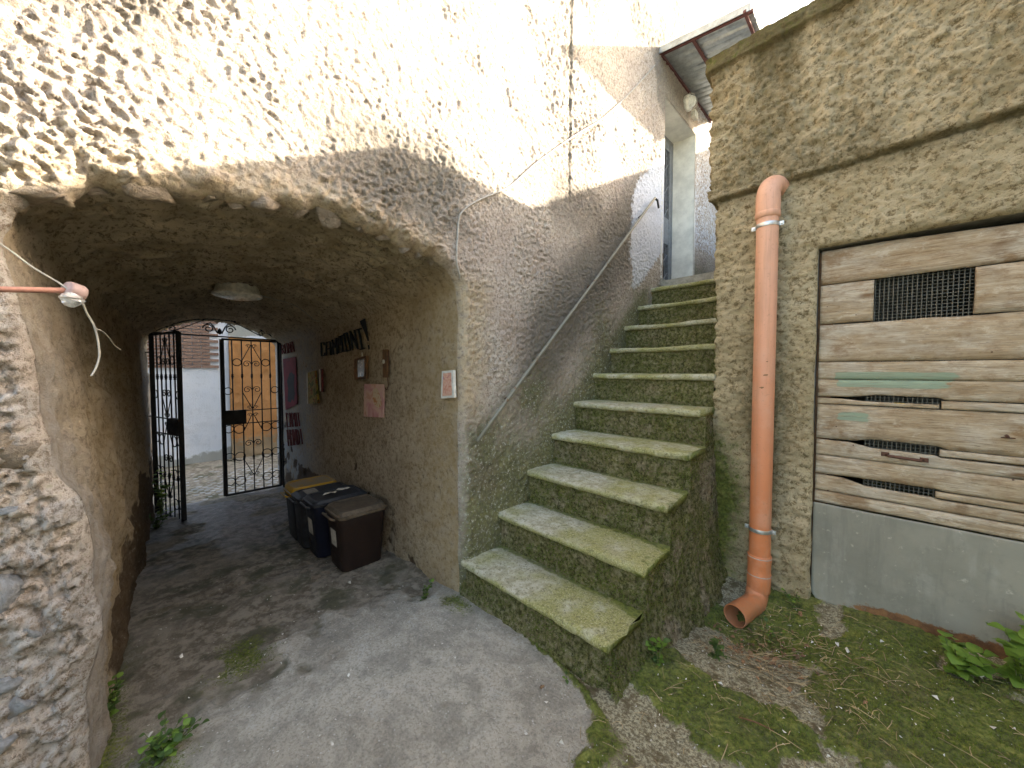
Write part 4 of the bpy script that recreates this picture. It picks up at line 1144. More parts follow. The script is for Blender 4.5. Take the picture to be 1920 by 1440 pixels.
# ------------------------------------------------------------------ alley beyond the gate
AX = -8.72
def alley_wall(y0, y1, z0, z1, mat, parent, name, x=AX, relief=.01, step=.04, seed=0, dirt_h=.45):
    ya = np.arange(y0, y1 + 1e-6, step); za = np.arange(z0, z1 + 1e-6, step)
    Y, Z = np.meshgrid(ya, za, indexing='ij')
    X = x + relief * (fbm2(Y * 9, Z * 9, 4, seed + 200) - .5) * 2 + relief * (fbm2(Y * 1.2, Z * 1.2, 2, seed + 210) - .5)
    dirt = .8 * sst(z0 + dirt_h, z0 + .1, Z + .25 * (fbm2(Y * 3, Z * 3, 3, seed + 220) - .5))
    return mobj(name, np.stack([X, Y, Z], 2).reshape(-1, 3), gridF(len(ya), len(za)), mat, parent, True, dict(m1=np.stack([dirt, dirt * 0, dirt * 0, dirt * 0 + 1], 2).reshape(-1, 4)))
wh = empty('pale_alley_house', (AX - 1, -.6, -.33), 'pale blue-white rendered house with brown brick panel across the alley', 'house')
YS = 1.16
alley_wall(-3, YS, -.4, 2.8, M['pinkwall'], wh, 'wall', seed=1)
MB().box((AX - 3, -3, -.4), (AX - .06, YS - .005, 2.8)).build('wall_core', M['white'], wh)
oh = empty('orange_alley_house', (AX - 1, 3, -.33), 'rough orange plastered house across the alley', 'house')
alley_wall(YS + .002, 6, -.4, 1.98, M['orange'], oh, 'wall', AX + .05, .022, .03, 5, .95)
alley_wall(YS + .002, 6, 1.98, 2.8, M['pinkwall'], oh, 'upper_wall', AX + .02, .01, .06, 6, 0)
MB().box((AX - 3, YS + .005, -.4), (AX - .06, 6, 2.8)).build('wall_core', M['white'], oh)
# brick panel
bw, bhh = .25, .058
bmesh_b = mesh_data('brick', MB().box((0, 0, 0), (.03, bw - .012, bhh - .012)).V, MB().box((0, 0, 0), (.03, bw - .012, bhh - .012)).F, M['brick'], False)
bz0 = 1.40
for r in range(15):
    for c in range(10):
        y = -1.48 + c * bw + (bw / 2 if r % 2 else 0)
        if y + bw > .965 and y + bw > 1.02: continue
        inst('brick', bmesh_b, wh, (AX - .004 + random.uniform(0, .006), y, bz0 + r * bhh), scale=(1, min(1, (1.02 - y) / bw) if y + bw > .965 else 1, 1))
# cobbles
alley = tag(mobj('alley', *(lambda b: (b.V, b.F))(MB().box((AX - .2, -3, -.50), (-6.0, 5, -.345))), M['slab'], None, False), kind='structure')
def cobble_mesh(seed):
    import bmesh
    bm = bmesh.new(); bmesh.ops.create_icosphere(bm, subdivisions=2, radius=1)
    V = np.array([v.co[:] for v in bm.verts]); F = [[v.index for v in f.verts] for f in bm.faces]; bm.free()
    V = np.sign(V) * np.abs(V) ** .62; V = V * (1 + .12 * (fbm2(V[:, 0] * 1.5 + seed, V[:, 1] * 1.5, 2, seed) - .5))[:, None]
    keep = [f for f in F if V[f].mean(0)[2] > -.35]
    return mesh_data('cobble', V, np.array(keep), M['cobble'], True)
CB = [cobble_mesh(300 + i) for i in range(5)]
_r = random.Random(5); cand = []
for i in range(30):
    for j in range(20):
        x = -6.08 - i * .092; y = .02 + j * .115 + (.057 if i % 2 else 0)
        q = np.array([x, y, -.32]) - _C; zd = q @ _fw; px = 960 + _F * (q @ _rt) / zd
        if 262 < px < 545: cand.append((x, y))
cand = cand[:300]
for (x, y) in cand:
    s = _r.uniform(.9, 1.05)
    inst('cobblestone', _r.choice(CB), alley, (x + _r.uniform(-.008, .008), y + _r.uniform(-.01, .01), -.352 + _r.uniform(-.004, .004)), (_r.uniform(-.04, .04), _r.uniform(-.04, .04), _r.uniform(-.25, .25) + _r.choice([0, math.pi])), (.042 * s, .052 * s, .034))

# ------------------------------------------------------------------ staircase handrail
hr = empty('handrail', (-1.69, 2.6, .9), 'thin rusty green iron handrail fixed to the stair wall', 'handrail')
a = onX(895, 827, FX + .055); b_ = onX(1228, 372, FX + .055)
k = Vector(b_) - Vector(a)
MB().tube([Vector(a) + k * t + Vector((0, 0, .004 * math.sin(t * 9))) for t in np.linspace(0, 1, 14)], .0125, 10).build('rail', M['rail'], hr, True)
e = Vector(b_); MB().tube([e, e + Vector((0, .06, .0)), e + Vector((-.03, .16, -.035))], .0105, 10).build('end_bend', M['iron'], hr, True)
for t in (.12, .52, .9):
    p = Vector(a) + k * t; MB().tube([p, p + Vector((-.06, 0, -.03))], .007, 8).build('bracket', M['rust'], hr, True)

# ------------------------------------------------------------------ iron door at the head of the stairs
idr = empty('iron_door', (FX - .32, 4.56, 2.36), 'grey iron entrance door with openwork panels at the head of the stairs', 'door')
def irondoor():
    y0, y1, z0, z1 = 4.102, 5.018, 2.362, 4.328; x = FX - .325
    mb = MB(); t = .05
    mb.box((x, y0, z0), (x + .05, y0 + .06, z1)); mb.box((x, y1 - .06, z0), (x + .05, y1, z1)); mb.box((x, y0 + .06, z1 - .06), (x + .048, y1 - .06, z1)); mb.box((x, y0 + .06, z0), (x + .048, y1 - .06, z0 + .05))
    mb.build('frame', M['door'], idr)
    pn = MB()
    pn.box((x + .008, y0 + .06, z0 + .05), (x + .02, y1 - .06, z1 - .06)); pn.build('backing', M['black'], idr)
    cols = [(y0 + .06, (y0 + y1) / 2 - .01), ((y0 + y1) / 2 + .01, y1 - .06)]
    for c0, c1 in cols:
        st = MB()
        st.box((x + .02, c0, z0 + .05), (x + .055, c0 + .06, z1 - .06)); st.box((x + .02, c1 - .06, z0 + .05), (x + .055, c1, z1 - .06))
        for za, zb in ((z0 + .05, z0 + .15), (z0 + .62, z0 + .95), (z1 - .16, z1 - .06)): st.box((x + .02, c0 + .06, za), (x + .052, c1 - .06, zb))
        lf = st.build('leaf', M['door'], idr)
        for za, zb in ((z0 + .15, z0 + .62), (z0 + .95, z1 - .16)):
            n = 4
            for q in range(1, n): yy = c0 + .06 + (c1 - c0 - .12) * q / n; MB().tube([(x + .036, yy, za), (x + .036, yy, zb)], .008, 6).build('bar', M['door'], lf)
            m = max(2, int((zb - za) / .22)); hh = (zb - za) / m
            for q in range(m):
                for sg in (-1, 1):
                    yc = (c0 + c1) / 2
                    MB().tube([(x + .04, yc, za + hh * q), (x + .04, yc + sg * (c1 - c0 - .12) / 2, za + hh * (q + .5)), (x + .04, yc, za + hh * (q + 1))], .008, 5).build('brace', M['door'], lf)
irondoor()

# ------------------------------------------------------------------ corrugated awning
aw = empty('tin_awning', (FX, 4.7, 4.6), 'small corrugated tin awning on a red iron frame above the iron door', 'awning')
AW0, AW1 = 3.93, 5.55
Wn = Vector((FX, AW0, 4.66)); On = Vector((-.955, AW0, 4.60 - .02)); 
def awning():
    tilt = .03
    def P(u, y, dz=0): 
        return (FX + (.955 * 0 + (-.955 - FX)) * u, y, 4.70 + (y - AW0) * tilt - .10 * u + dz)
    nu, ny = 6, 160
    ys = np.linspace(AW0 - .01, AW1, ny); us = np.linspace(0, 1.06, nu)
    Y, U = np.meshgrid(ys, us, indexing='ij')
    ph = ((Y - AW0) / .17) % 1.0
    rib = .028 * (sst(.0, .08, ph) - sst(.16, .24, ph)) + .010 * (sst(.5, .55, ph) - sst(.6, .65, ph))
    X = FX + (-.955 - FX) * U; Z = 4.70 + (Y - AW0) * tilt - .10 * U + rib
    V = np.stack([X, Y, Z], 2).reshape(-1, 3); Vb = V - np.array([0, 0, .003])
    n = len(V); F = np.concatenate([gridF(ny, nu), gridF(ny, nu)[:, ::-1] + n])
    mobj('roof_sheet', np.concatenate([V, Vb]), F, M['tin'], aw, False)
    for nm, u0, u1, y0, y1 in (('side_bar', 0, 1.08, AW0 + .02, AW0 + .02), ('side_bar', 0, 1.08, AW1 - .05, AW1 - .05), ('front_bar', 1.0, 1.0, AW0 - .02, AW1), ('middle_bar', .42, .42, AW0, AW1), ('wall_bar', .015, .015, AW0, AW1)):
        MB().tube([P(u0, y0, -.022), P(u1, y1, -.022)], .017, 4, True, True).build(nm, M['red_iron'], aw)
    mb = MB(); p0, p1 = Vector(P(-.0, AW0 - .012)), Vector(P(1.06, AW0 - .012))
    mb.hexa([p0 + Vector((0, -.004, -.03)), p1 + Vector((0, -.004, -.03)), p1 + Vector((0, .004, -.03)), p0 + Vector((0, .004, -.03)), p0 + Vector((0, -.004, .035)), p1 + Vector((0, -.004, .035)), p1 + Vector((0, .004, .035)), p0 + Vector((0, .004, .035))])
    mb.build('edge_flashing', M['tin'], aw)
awning()

# ------------------------------------------------------------------ lamps
wl = empty('bulkhead_lamp', tuple(onX(1288, 195, FX)), 'round caged bulkhead lamp above the iron door under the awning', 'lamp')
c = Vector(onX(1286, 195, FX)); c.x = FX
MB().lathe(c, (1, 0, -.1), [(0, .085), (.03, .09), (.05, .085), (.055, .07)], 20).build('housing', M['plastic_w'], wl, True)
MB().lathe(c + Vector((.05, 0, 0)), (1, 0, -.1), [(0, .07), (.03, .062), (.055, .04), (.065, .005)], 20).build('glass', M['glass_w'], wl, True)
for q in (-.4, .4): MB().tube([c + Vector((.055, q * .12, .075)), c + Vector((.11, q * .12, .04)), c + Vector((.11, q * .12, -.04)), c + Vector((.055, q * .12, -.075))], .004, 6).build('cage_bar', M['plastic_w'], wl, True)
MB().box((c.x - .03, c.y + .16, c.z - .08), (c.x + .05, c.y + .27, c.z - .0)).build('junction_box', M['plastic_w'], wl)

lp = onZ(446, 557, 1.935)
cl = empty('ceiling_lamp', tuple(lp), 'round white flush lamp on the ceiling of the passage', 'lamp')
def oval(prof, n=28):
    V = []; F = []
    for (dz, r) in prof:
        for k in range(n):
            q = 2 * math.pi * k / n; V.append((lp[0] + .165 * r * math.cos(q), lp[1] + .165 * r * math.sin(q), lp[2] + dz))
    for i in range(len(prof) - 1):
        for k in range(n): k2 = (k + 1) % n; F.append((i * n + k, (i + 1) * n + k, (i + 1) * n + k2, i * n + k2))
    return V, F
rotz = Matrix.Rotation(math.radians(45), 4, 'Z')
for nm, prof, mt in (('housing', [(.10, .85), (.035, .9), (.02, 1.0), (.008, 1.0), (.0, .93), (.002, .82), (.012, .8)], M['plastic_w']), ('diffuser', [(.006, .82), (-.006, .74), (-.016, .5), (-.02, .02)], M['glass_w'])):
    V, F = oval(prof); V = [tuple(rotz @ (Vector(v) - Vector(lp)) + Vector(lp)) for v in V]; mobj(nm, V, F, mt, cl, True)

# old lamp arm on the left pier
la = empty('bracket_lamp', tuple(onX(20, 545, -1.6)), 'pinkish tube arm with drooping lamp head wrapped in clear plastic, left pier', 'lamp')
p0 = Vector(onX(-120, 540, -1.6)); p1 = Vector(onX(132, 545, -1.6))
redc = plain('faded_red_tube', (.36, .17, .125), .6, 0, .3, 30)
MB().tube([p0, p1], .0075, 12).build('arm', redc, la, True)
MB().tube([p0, p0 + Vector((-.16, 0, -.01))], .0075, 10).build('arm_foot', redc, la, True)
ax = Vector((-.5, .8, -.25)).normalized(); hc = p1 + ax * .002
hm = plain('lamp_head_enamel', (.34, .235, .22), .5, 0, .25, 30)
MB().lathe(hc - ax * .012, ax, [(0, .002), (0, .022), (.006, .0245), (.030, .025), (.036, .022), (.036, .002)], 24).build('head', hm, la, True)
def bag():
    b = NB('clear_film')
    r = b.noise(40, 3)
    m = b.out((.75, .76, .72), .15, b.bump(r, .6, .01), spec=.5, **{'Transmission Weight': .55, 'Alpha': .75})
    V = []; F = []; c = Vector(onX(134, 561, -1.585)); n = 12
    for i in range(9):
        t = i / 8
        for k in range(n):
            q = 2 * math.pi * k / n; rr = .021 * math.sin(math.pi * (.12 + .8 * t)) * random.uniform(.75, 1.2)
            V.append(c + Vector((rr * math.cos(q), rr * math.sin(q) * 1.1, .018 - .04 * t)))
    for i in range(8):
        for k in range(n): F.append((i * n + k, i * n + (k + 1) % n, (i + 1) * n + (k + 1) % n, (i + 1) * n + k))
    mobj('plastic_wrap', V, F, m, la, False)
bag()

# ------------------------------------------------------------------ cables
def smooth(pts, n=8):
    P = [Vector(p) for p in pts]; out = []
    for i in range(len(P) - 1):
        a, b, c, d = P[max(i - 1, 0)], P[i], P[i + 1], P[min(i + 2, len(P) - 1)]
        for k in range(n):
            t = k / n; out.append(.5 * ((2 * b) + (c - a) * t + (2 * a - 5 * b + 4 * c - d) * t * t + (3 * b - a - 3 * c + d) * t ** 3))
    return out + [P[-1]]
W = FX + .016
pts = [onX(1228, 122, W), onX(1185, 170, W), onX(1135, 218, W), onX(1075, 256, W), onX(1010, 302, W), onX(960, 346, W), onX(935, 360, W), onX(905, 372, W), onX(878, 387, W), onX(862, 405, W), onX(858, 440, W), onX(856, 490, W)]
pts += [(FX - .03, 1.325, onX(850, 520, W)[2])] + [onY(px, py, 1.312) for px, py in [(815, 537), (780, 547), (740, 560), (705, 576), (672, 590), (650, 597), (630, 592)]]
o = MB().tube(smooth(pts), .0055, 6).build('wall_cable', M['cable'], None, True)
tag(o, 'grey cable looping down the facade from the awning into the passage', 'cable')
pts = [onY(630, 592, 1.312), onY(612, 585, 1.30), (-3.9, 1.22, 1.83), (-3.75, 1.0, 1.93), (-3.6, .75, 1.955), (lp[0] - .02, lp[1] + .1, lp[2] + .05)]
o = MB().tube(smooth(pts), .004, 6).build('lamp_cable', M['cable'], None, True)
tag(o, 'thin cable crossing the vault to the ceiling lamp', 'cable')
pts = [onX(-90, 410, -1.62), onX(0, 457, -1.62), onX(60, 500, -1.61), onX(110, 530, -1.605), onX(128, 543, -1.59)]
tag(MB().tube(smooth(pts), .0024, 6).build('lamp_wire', M['cable'], None, True), 'pale wire slanting down to the lamp arm at left', 'wire')
pts = [onX(152, 560, -1.61), onX(162, 585, -1.62), onX(176, 610, -1.63), onX(184, 640, -1.635), onX(186, 668, -1.635), onX(180, 690, -1.63), onX(171, 705, -1.62)]
tag(MB().tube(smooth(pts), .0026, 6).build('hanging_wire', M['cable'], None, True), 'loose wire end dangling below the lamp arm', 'wire')
pts = [onX(181, 617, -1.632), onX(192, 622, -1.70), onX(205, 634, -1.80), onX(215, 648, -1.9), onX(226, 656, -2.0)]
tag(MB().tube(smooth(pts), .002, 6).build('hanging_wire', M['cable'], None, True), 'short wire branching back towards the passage wall', 'wire')
# ------------------------------------------------------------------ things on the right wall of the passage
WY = 1.310
def wq(px, py, y=WY): return Vector(onY(px, py, y))
def slab(name, quad, th, mat, parent=None, inset=0):
    """a flat thing on the wall from the four corners of its face, TL TR BR BL"""
    P = [wq(*q) for q in quad]; f = [p + Vector((0, -th, 0)) for p in P]
    c = sum(P, Vector()) / 4
    if inset: f = [p + (c - p) * inset for p in f]; P = [p + (c - p) * inset for p in P]
    mb = MB(); mb.hexa([P[3], P[2], f[2], f[3], P[0], P[1], f[1], f[0]])
    return mb.build(name, mat, parent)
def paint_mat(name, stops, scale, stretch=(1, 1, 1), detail=3):
    b = NB(name); f = b.noise(scale, detail, .6, b.scaled(*stretch), .8)
    return b.out(b.ramp(f, stops), .75, spec=.2)
posterm = paint_mat('dark_red_print', [(.40, (.20, .022, .035)), (.60, (.16, .018, .03)), (.72, (.08, .02, .03))], 9)
blackm = plain('print_black', (.02, .018, .025), .8)
pinkm = paint_mat('faded_pink_print', [(.30, (.42, .16, .15)), (.45, (.56, .30, .29)), (.55, (.62, .42, .34)), (.70, (.50, .24, .16))], 7)
tilem = paint_mat('painted_tile', [(.32, (.30, .13, .26)), (.42, (.55, .24, .15)), (.52, (.62, .40, .30)), (.62, (.55, .20, .14)), (.75, (.30, .28, .12))], 30)
greenm = paint_mat('painted_panel', [(.30, (.05, .07, .02)), (.42, (.16, .15, .04)), (.52, (.38, .30, .08)), (.60, (.30, .09, .03)), (.70, (.05, .10, .04))], 14)
def flat_shape(name, P2, mat, parent, off):
    P = [wq(*q) - Vector((0, off, 0)) for q in P2]
    return mobj(name, P, [tuple(range(len(P)))], mat, parent, False)
t = slab('red_poster', [(531, 673), (555, 669), (558, 757), (536, 769)], .004, posterm)
tag(t, 'torn dark red poster with black figure near the gate', 'poster')
flat_shape('printed_figure', [(543, 701), (548, 698), (553, 703), (552, 722), (554, 738), (552, 753), (549, 748), (546, 755), (540, 752), (541, 728), (539, 715)], blackm, t, .006)
t = slab('narrow_painting', [(580, 699), (594, 695), (599.5, 756), (581, 757)], .02, greenm); tag(t, 'narrow green and yellow painted panel on the passage wall', 'painting')
slab('panel_edge', [(578.6, 699), (580.4, 699), (581.6, 757), (580, 757)], .022, M['chip'], t)
t = slab('narrow_board', [(603.5, 692), (606, 692), (607, 735), (605, 735)], .015, M['redpaint']); tag(t, 'thin upright red strip with white edge beside painted panel', 'board')
slab('board_edge', [(601, 692), (603.5, 692), (604.5, 733), (602.5, 733)], .018, M['chip'], t)
mr = empty('framed_mirror', tuple(wq(680, 690)), 'small wood framed mirror hanging below the black lettering', 'mirror')
slab('glass', [(670.5, 675), (689, 669.5), (689, 708), (670.5, 710.5)], .012, M['mirror'], mr)
for q in ([(669, 674), (691, 667), (691, 670.5), (669, 677)], [(669, 708.5), (691, 705), (691, 710), (669, 712)], [(669, 677), (671.6, 676.2), (671.6, 708.3), (669, 708.5)], [(687.8, 671.5), (691, 670.5), (691, 705), (687.8, 705.6)]):
    slab('frame_side', q, .022, M['dirtwood'], mr)
MB().tube([wq(682, 661) - Vector((0, .015, 0)), wq(682, 668) - Vector((0, .012, 0))], .006, 8).build('hook', M['chip'], mr)
th = empty('thermometer_board', tuple(wq(725, 680)), 'brown wooden board with round white dial on the passage wall', 'thermometer')
slab('board', [(720, 656), (728, 655), (729, 708), (721, 708)], .014, M['dirtwood'], th)
c = wq(723, 678) - Vector((0, .014, 0)); MB().lathe(c, (0, -1, 0), [(0, .016), (.005, .016), (.008, .012), (.008, .001)], 18).build('dial', M['chip'], th)
MB().tube([wq(730.5, 656) - Vector((0, .008, 0)), wq(731, 686) - Vector((0, .008, 0))], .004, 6).build('side_wire', M['rust'], th)
MB().tube(smooth([wq(728, 704) - Vector((0, .01, 0)), wq(729.5, 714) - Vector((0, .01, 0)), wq(730, 724) - Vector((0, .01, 0)), wq(727, 731) - Vector((0, .01, 0)), wq(724.5, 727) - Vector((0, .01, 0))]), .004, 6).build('chain', M['rust'], th)
t = slab('pink_poster', [(684, 720), (721, 720.5), (721, 783), (682.5, 781)], .004, pinkm); tag(t, 'faded pink poster below the framed mirror', 'poster')
flat_shape('printed_figure', [(701, 730), (708, 727), (712, 735), (716, 748), (717, 760), (711, 766), (704, 760), (700, 748)], paint_mat('figure_print', [(.35, (.52, .40, .26)), (.5, (.58, .46, .32)), (.62, (.45, .19, .08))], 20), t, .006)
t = slab('painted_tile', [(833, 696), (854, 694), (856, 745), (831, 747)], .018, M['chip']); tag(t, 'small cream edged painted tile at the mouth of the passage', 'tile')
P2 = [(836, 700), (851, 698.5), (852.5, 741), (834.5, 742.5)]
flat_shape('printed_face', P2, tilem, t, .0195)

# wall paintings: brush strokes with real width laid on the plaster
def strokes(name, lines, w, mat, parent=None, off=.009):
    """w: width of the brush mark as seen on the slanting wall"""
    mb = MB()
    for ln in lines:
        for (a, b) in zip(ln[:-1], ln[1:]):
            A = np.array(a, float); B = np.array(b, float); d = B - A; l = np.hypot(*d)
            if l < 1e-6: continue
            d /= l; n = np.array([-d[1], d[0]]) * w / 2; e = d * w * .3
            j = lambda: RNG.uniform(-1, 1, 2) * w * .12
            q = [A - e - n + j(), B + e - n + j(), B + e + n + j(), A - e + n + j()]
            o = Vector((0, -off - random.random() * .0015, 0)); q = [wq(*p) + o for p in q]
            mb.add([p + Vector((0, .012, 0)) for p in q] + q, [(4, 5, 6, 7), (0, 1, 5, 4), (1, 2, 6, 5), (2, 3, 7, 6), (3, 0, 4, 7)])
    return mb.build(name, mat, parent)
Zm = lambda L_: [[(520 + x / 8, 620 + y / 8) for x, y in l] for l in L_]
camp = empty('painted_slogan', tuple(wq(645, 640)), 'black hand painted word CAMPIONI! on the passage wall', 'lettering')
LET = [
    [[(712, 215), (708, 182), (665, 186), (672, 378), (720, 370), (716, 335)]],
    [[(740, 372), (745, 178), (795, 165), (812, 362)], [(745, 280), (804, 268)]],
    [[(842, 355), (830, 142), (866, 250), (896, 115), (905, 345)]],
    [[(925, 335), (905, 112), (938, 125), (944, 215), (914, 232)]],
    [[(965, 85), (988, 312)], [(930, 92), (990, 74)], [(955, 325), (1015, 305)]],
    [[(1005, 48), (1050, 33), (1103, 292), (1046, 310), (1005, 48)]],
    [[(1142, 292), (1100, 10), (1215, 272), (1165, -8)]],
    [[(1225, -20), (1282, 275)], [(1200, -12), (1262, -30)], [(1255, 282), (1312, 266)]],
]
for l in LET: strokes('letter', Zm(l), 1.7, M['black'], camp)
flat = [(676.5, 602.5), (687, 597), (691, 618), (694.5, 639), (691.5, 640), (685, 622)]
o = flat_shape('letter', flat, M['black'], camp, .010)
flat_shape('letter', [(691.5, 647.5), (695, 646), (695.8, 654.5), (693, 656)], M['black'], camp, .010)
GL = {'R': [[(0, 1), (0, 0), (.8, .1), (.8, .4), (0, .5), (.9, 1)]], 'O': [[(0, 0), (.9, 0), (.9, 1), (0, 1), (0, 0)]], 'M': [[(0, 1), (0, 0), (.5, .6), (1, 0), (1, 1)]], 'A': [[(0, 1), (.5, 0), (1, 1)], [(.2, .6), (.8, .6)]],
      'C': [[(.9, .1), (.1, 0), (0, 1), (.9, .95)]], 'P': [[(0, 1), (0, 0), (.9, .1), (.9, .45), (0, .5)]], 'U': [[(0, 0), (0, 1), (.9, 1), (.9, 0)]], 'T': [[(0, 0), (1, 0)], [(.5, 0), (.5, 1)]], 'N': [[(0, 1), (0, 0), (.9, 1), (.9, 0)]],
      'D': [[(0, 0), (.7, .1), (.9, .5), (.7, .9), (0, 1), (0, 0)]], 'I': [[(.5, 0), (.5, 1)]]}
def word(txt, quad, w, parent):
    (ax, ay), (bx, by), (cx, cy), (dx, dy) = quad; n = len(txt)
    for i, ch in enumerate(txt):
        ln = []
        for l in GL[ch]:
            q = []
            for u, v in l:
                uu = (i + .12 + u * .72) / n
                q.append(((ax + (bx - ax) * uu) * (1 - v) + (dx + (cx - dx) * uu) * v, (ay + (by - ay) * uu) * (1 - v) + (dy + (cy - dy) * uu) * v))
            ln.append(q)
        strokes('letter', ln, w, M['redpaint'], parent)
s1 = empty('red_lettering', tuple(wq(540, 655)), 'dark red painted word above the red poster', 'lettering'); word('ROMA', [(528, 647), (551, 640), (553, 659), (530, 664)], .85, s1)
s2 = empty('red_lettering', tuple(wq(552, 800)), 'two faded red painted words below the red poster', 'lettering')
word('CAPUT', [(536, 774), (562, 774), (565, 799), (539, 801)], .85, s2); word('MUNDI', [(538, 806), (567, 804), (571, 832), (541, 836)], .85, s2)

# ------------------------------------------------------------------ waste bins
def bin_(name, label, x0, x1, y0, y1, h, body, lid, lidth=.05, taper=.82, sticker=False, tilt=0.0, lip=.012):
    cx, cy = (x0 + x1) / 2, (y0 + y1) / 2; z0 = float(gzx(cx, cy)) + .004
    root = empty(name, (cx, cy, z0), label, 'bin', 'waste bins in a row along the passage wall')
    hx, hy = (x1 - x0) / 2, (y1 - y0) / 2
    def rr(f, z, r=.045, n=5):
        P = []
        for sx, sy, a0 in ((1, 1, 0), (-1, 1, math.pi / 2), (-1, -1, math.pi), (1, -1, 1.5 * math.pi)):
            for k in range(n):
                a = a0 + math.pi / 2 * k / (n - 1); P.append((cx + sx * (hx * f - r) + r * math.cos(a), cy + sy * (hy * f - r) + r * math.sin(a), z))
        return P
    def loft(rings, name, mat, cap=True):
        V = sum(rings, []); n = len(rings[0]); F = []
        for i in range(len(rings) - 1):
            for k in range(n): F.append((i * n + k, i * n + (k + 1) % n, (i + 1) * n + (k + 1) % n, (i + 1) * n + k))
        if cap: F += [tuple(range(n - 1, -1, -1)), tuple((len(rings) - 1) * n + k for k in range(n))]
        o = mobj(name, V, F, mat, root, True); m = o.modifiers.new('es', 'EDGE_SPLIT'); m.split_angle = .6; return o
    zl = z0 + h - lidth
    loft([rr(taper, z0), rr(taper + .01, z0 + .01), rr(.93, zl - .06), rr(.94, zl - .055), rr(.96, zl - .03), rr(.97, zl - .005)], 'body', body)
    L_ = loft([rr(1.0, zl), rr(1.02, zl + .008), rr(1.02, zl + .022), rr(.97, zl + .026), rr(.95, zl + lidth * .75), rr(.88, zl + lidth), rr(.80, zl + lidth), rr(.78, zl + lidth - .006)], 'lid', lid)
    MB().tube([(x0 + hx * .5, y0 - .004, zl - .01), (x0 + hx * .5, y0 - .03, zl + .004), (x1 - hx * .5, y0 - .03, zl + .004), (x1 - hx * .5, y0 - .004, zl - .01)], .008, 6).build('handle', lid, root)
    if sticker:
        f = taper + (.93 - taper) * .72; zz = z0 + h * .5
        yf0 = cy - hy * (taper + (.93 - taper) * .50) - .003; yf1 = cy - hy * (taper + (.93 - taper) * .86) - .004
        a = MB().add([(cx - .05, yf0, zz - .055), (cx + .05, yf0, zz - .055), (cx + .05, yf1, zz + .065), (cx - .05, yf1, zz + .065)], [(0, 1, 2, 3)]).build('sticker', M['chip'], root)
    return root, L_, zl + lidth
navy = plain('navy_plastic', (.007, .009, .020), .45); dgrey = plain('dark_grey_plastic', (.034, .036, .041), .5, 0, .35); brown = plain('brown_plastic', (.022, .012, .009), .55); brownlid = plain('dusty_brown_lid', (.115, .088, .06), .7, 0, .35)
dust = NB('dusty_yellow_plastic'); _f = dust.noise(9, 5, .6); _z = dust.n('ShaderNodeNewGeometry').outputs['Normal']; _nz = dust.n('ShaderNodeSeparateXYZ', {'Vector': _z}).outputs[2]
yellow = dust.out(dust.mix(dust.math('MULTIPLY', dust.sm(_nz, .3, .9), dust.sm(_f, .25, .5)), (.56, .31, .015), (.36, .28, .17)), .6)
b4 = bin_('waste_bin', 'bin with thick dusty yellow lid standing nearest the gate', -3.80, -3.50, .87, 1.26, .465, dgrey, yellow, .075, lip=.02)
b3 = bin_('waste_bin', 'dark grey bin with embossed lid next to the yellow bin', -3.475, -3.215, .85, 1.27, .43, dgrey, dgrey, .04)
b2 = bin_('waste_bin', 'navy bin with black lid carrying a torn pale scrap', -3.19, -2.915, .86, 1.27, .44, navy, dgrey, .045, sticker=True)
b1 = bin_('waste_bin', 'brown bin with dusty brown lid, closest to the courtyard', -2.89, -2.575, .92, 1.27, .43, brown, brownlid, .05, sticker=True)
for k in range(5): MB().box((-3.42 + k * .034, .93, b3[2] - .0065), (-3.40 + k * .034, 1.02, b3[2] + .001)).build('embossed_mark', M['slab'], b3[1])
def scrap(cx, cy, z, s, name, parent=None, seed=0, mat=None):
    r = random.Random(seed); n = 11; P = [(cx, cy, z + .012)]
    for k in range(n): q = 2 * math.pi * k / n; rr = s * r.uniform(.45, 1.1); P.append((cx + rr * math.cos(q) * .8, cy + rr * math.sin(q) * 1.4, z + r.uniform(.002, .014)))
    return mobj(name, P, [(0, 1 + k, 1 + (k + 1) % n) for k in range(n)], mat or M['chip'], parent, False)
o = scrap(-3.05, 1.02, b2[2], .045, 'paper_scrap', None, 1); tag(o, 'torn pale paper scrap nearest the front of the navy bin lid', 'scrap')
o = scrap(-3.08, 1.14, b2[2], .040, 'paper_scrap', None, 2); tag(o, 'torn pale paper scrap at the back of the navy bin lid', 'scrap')

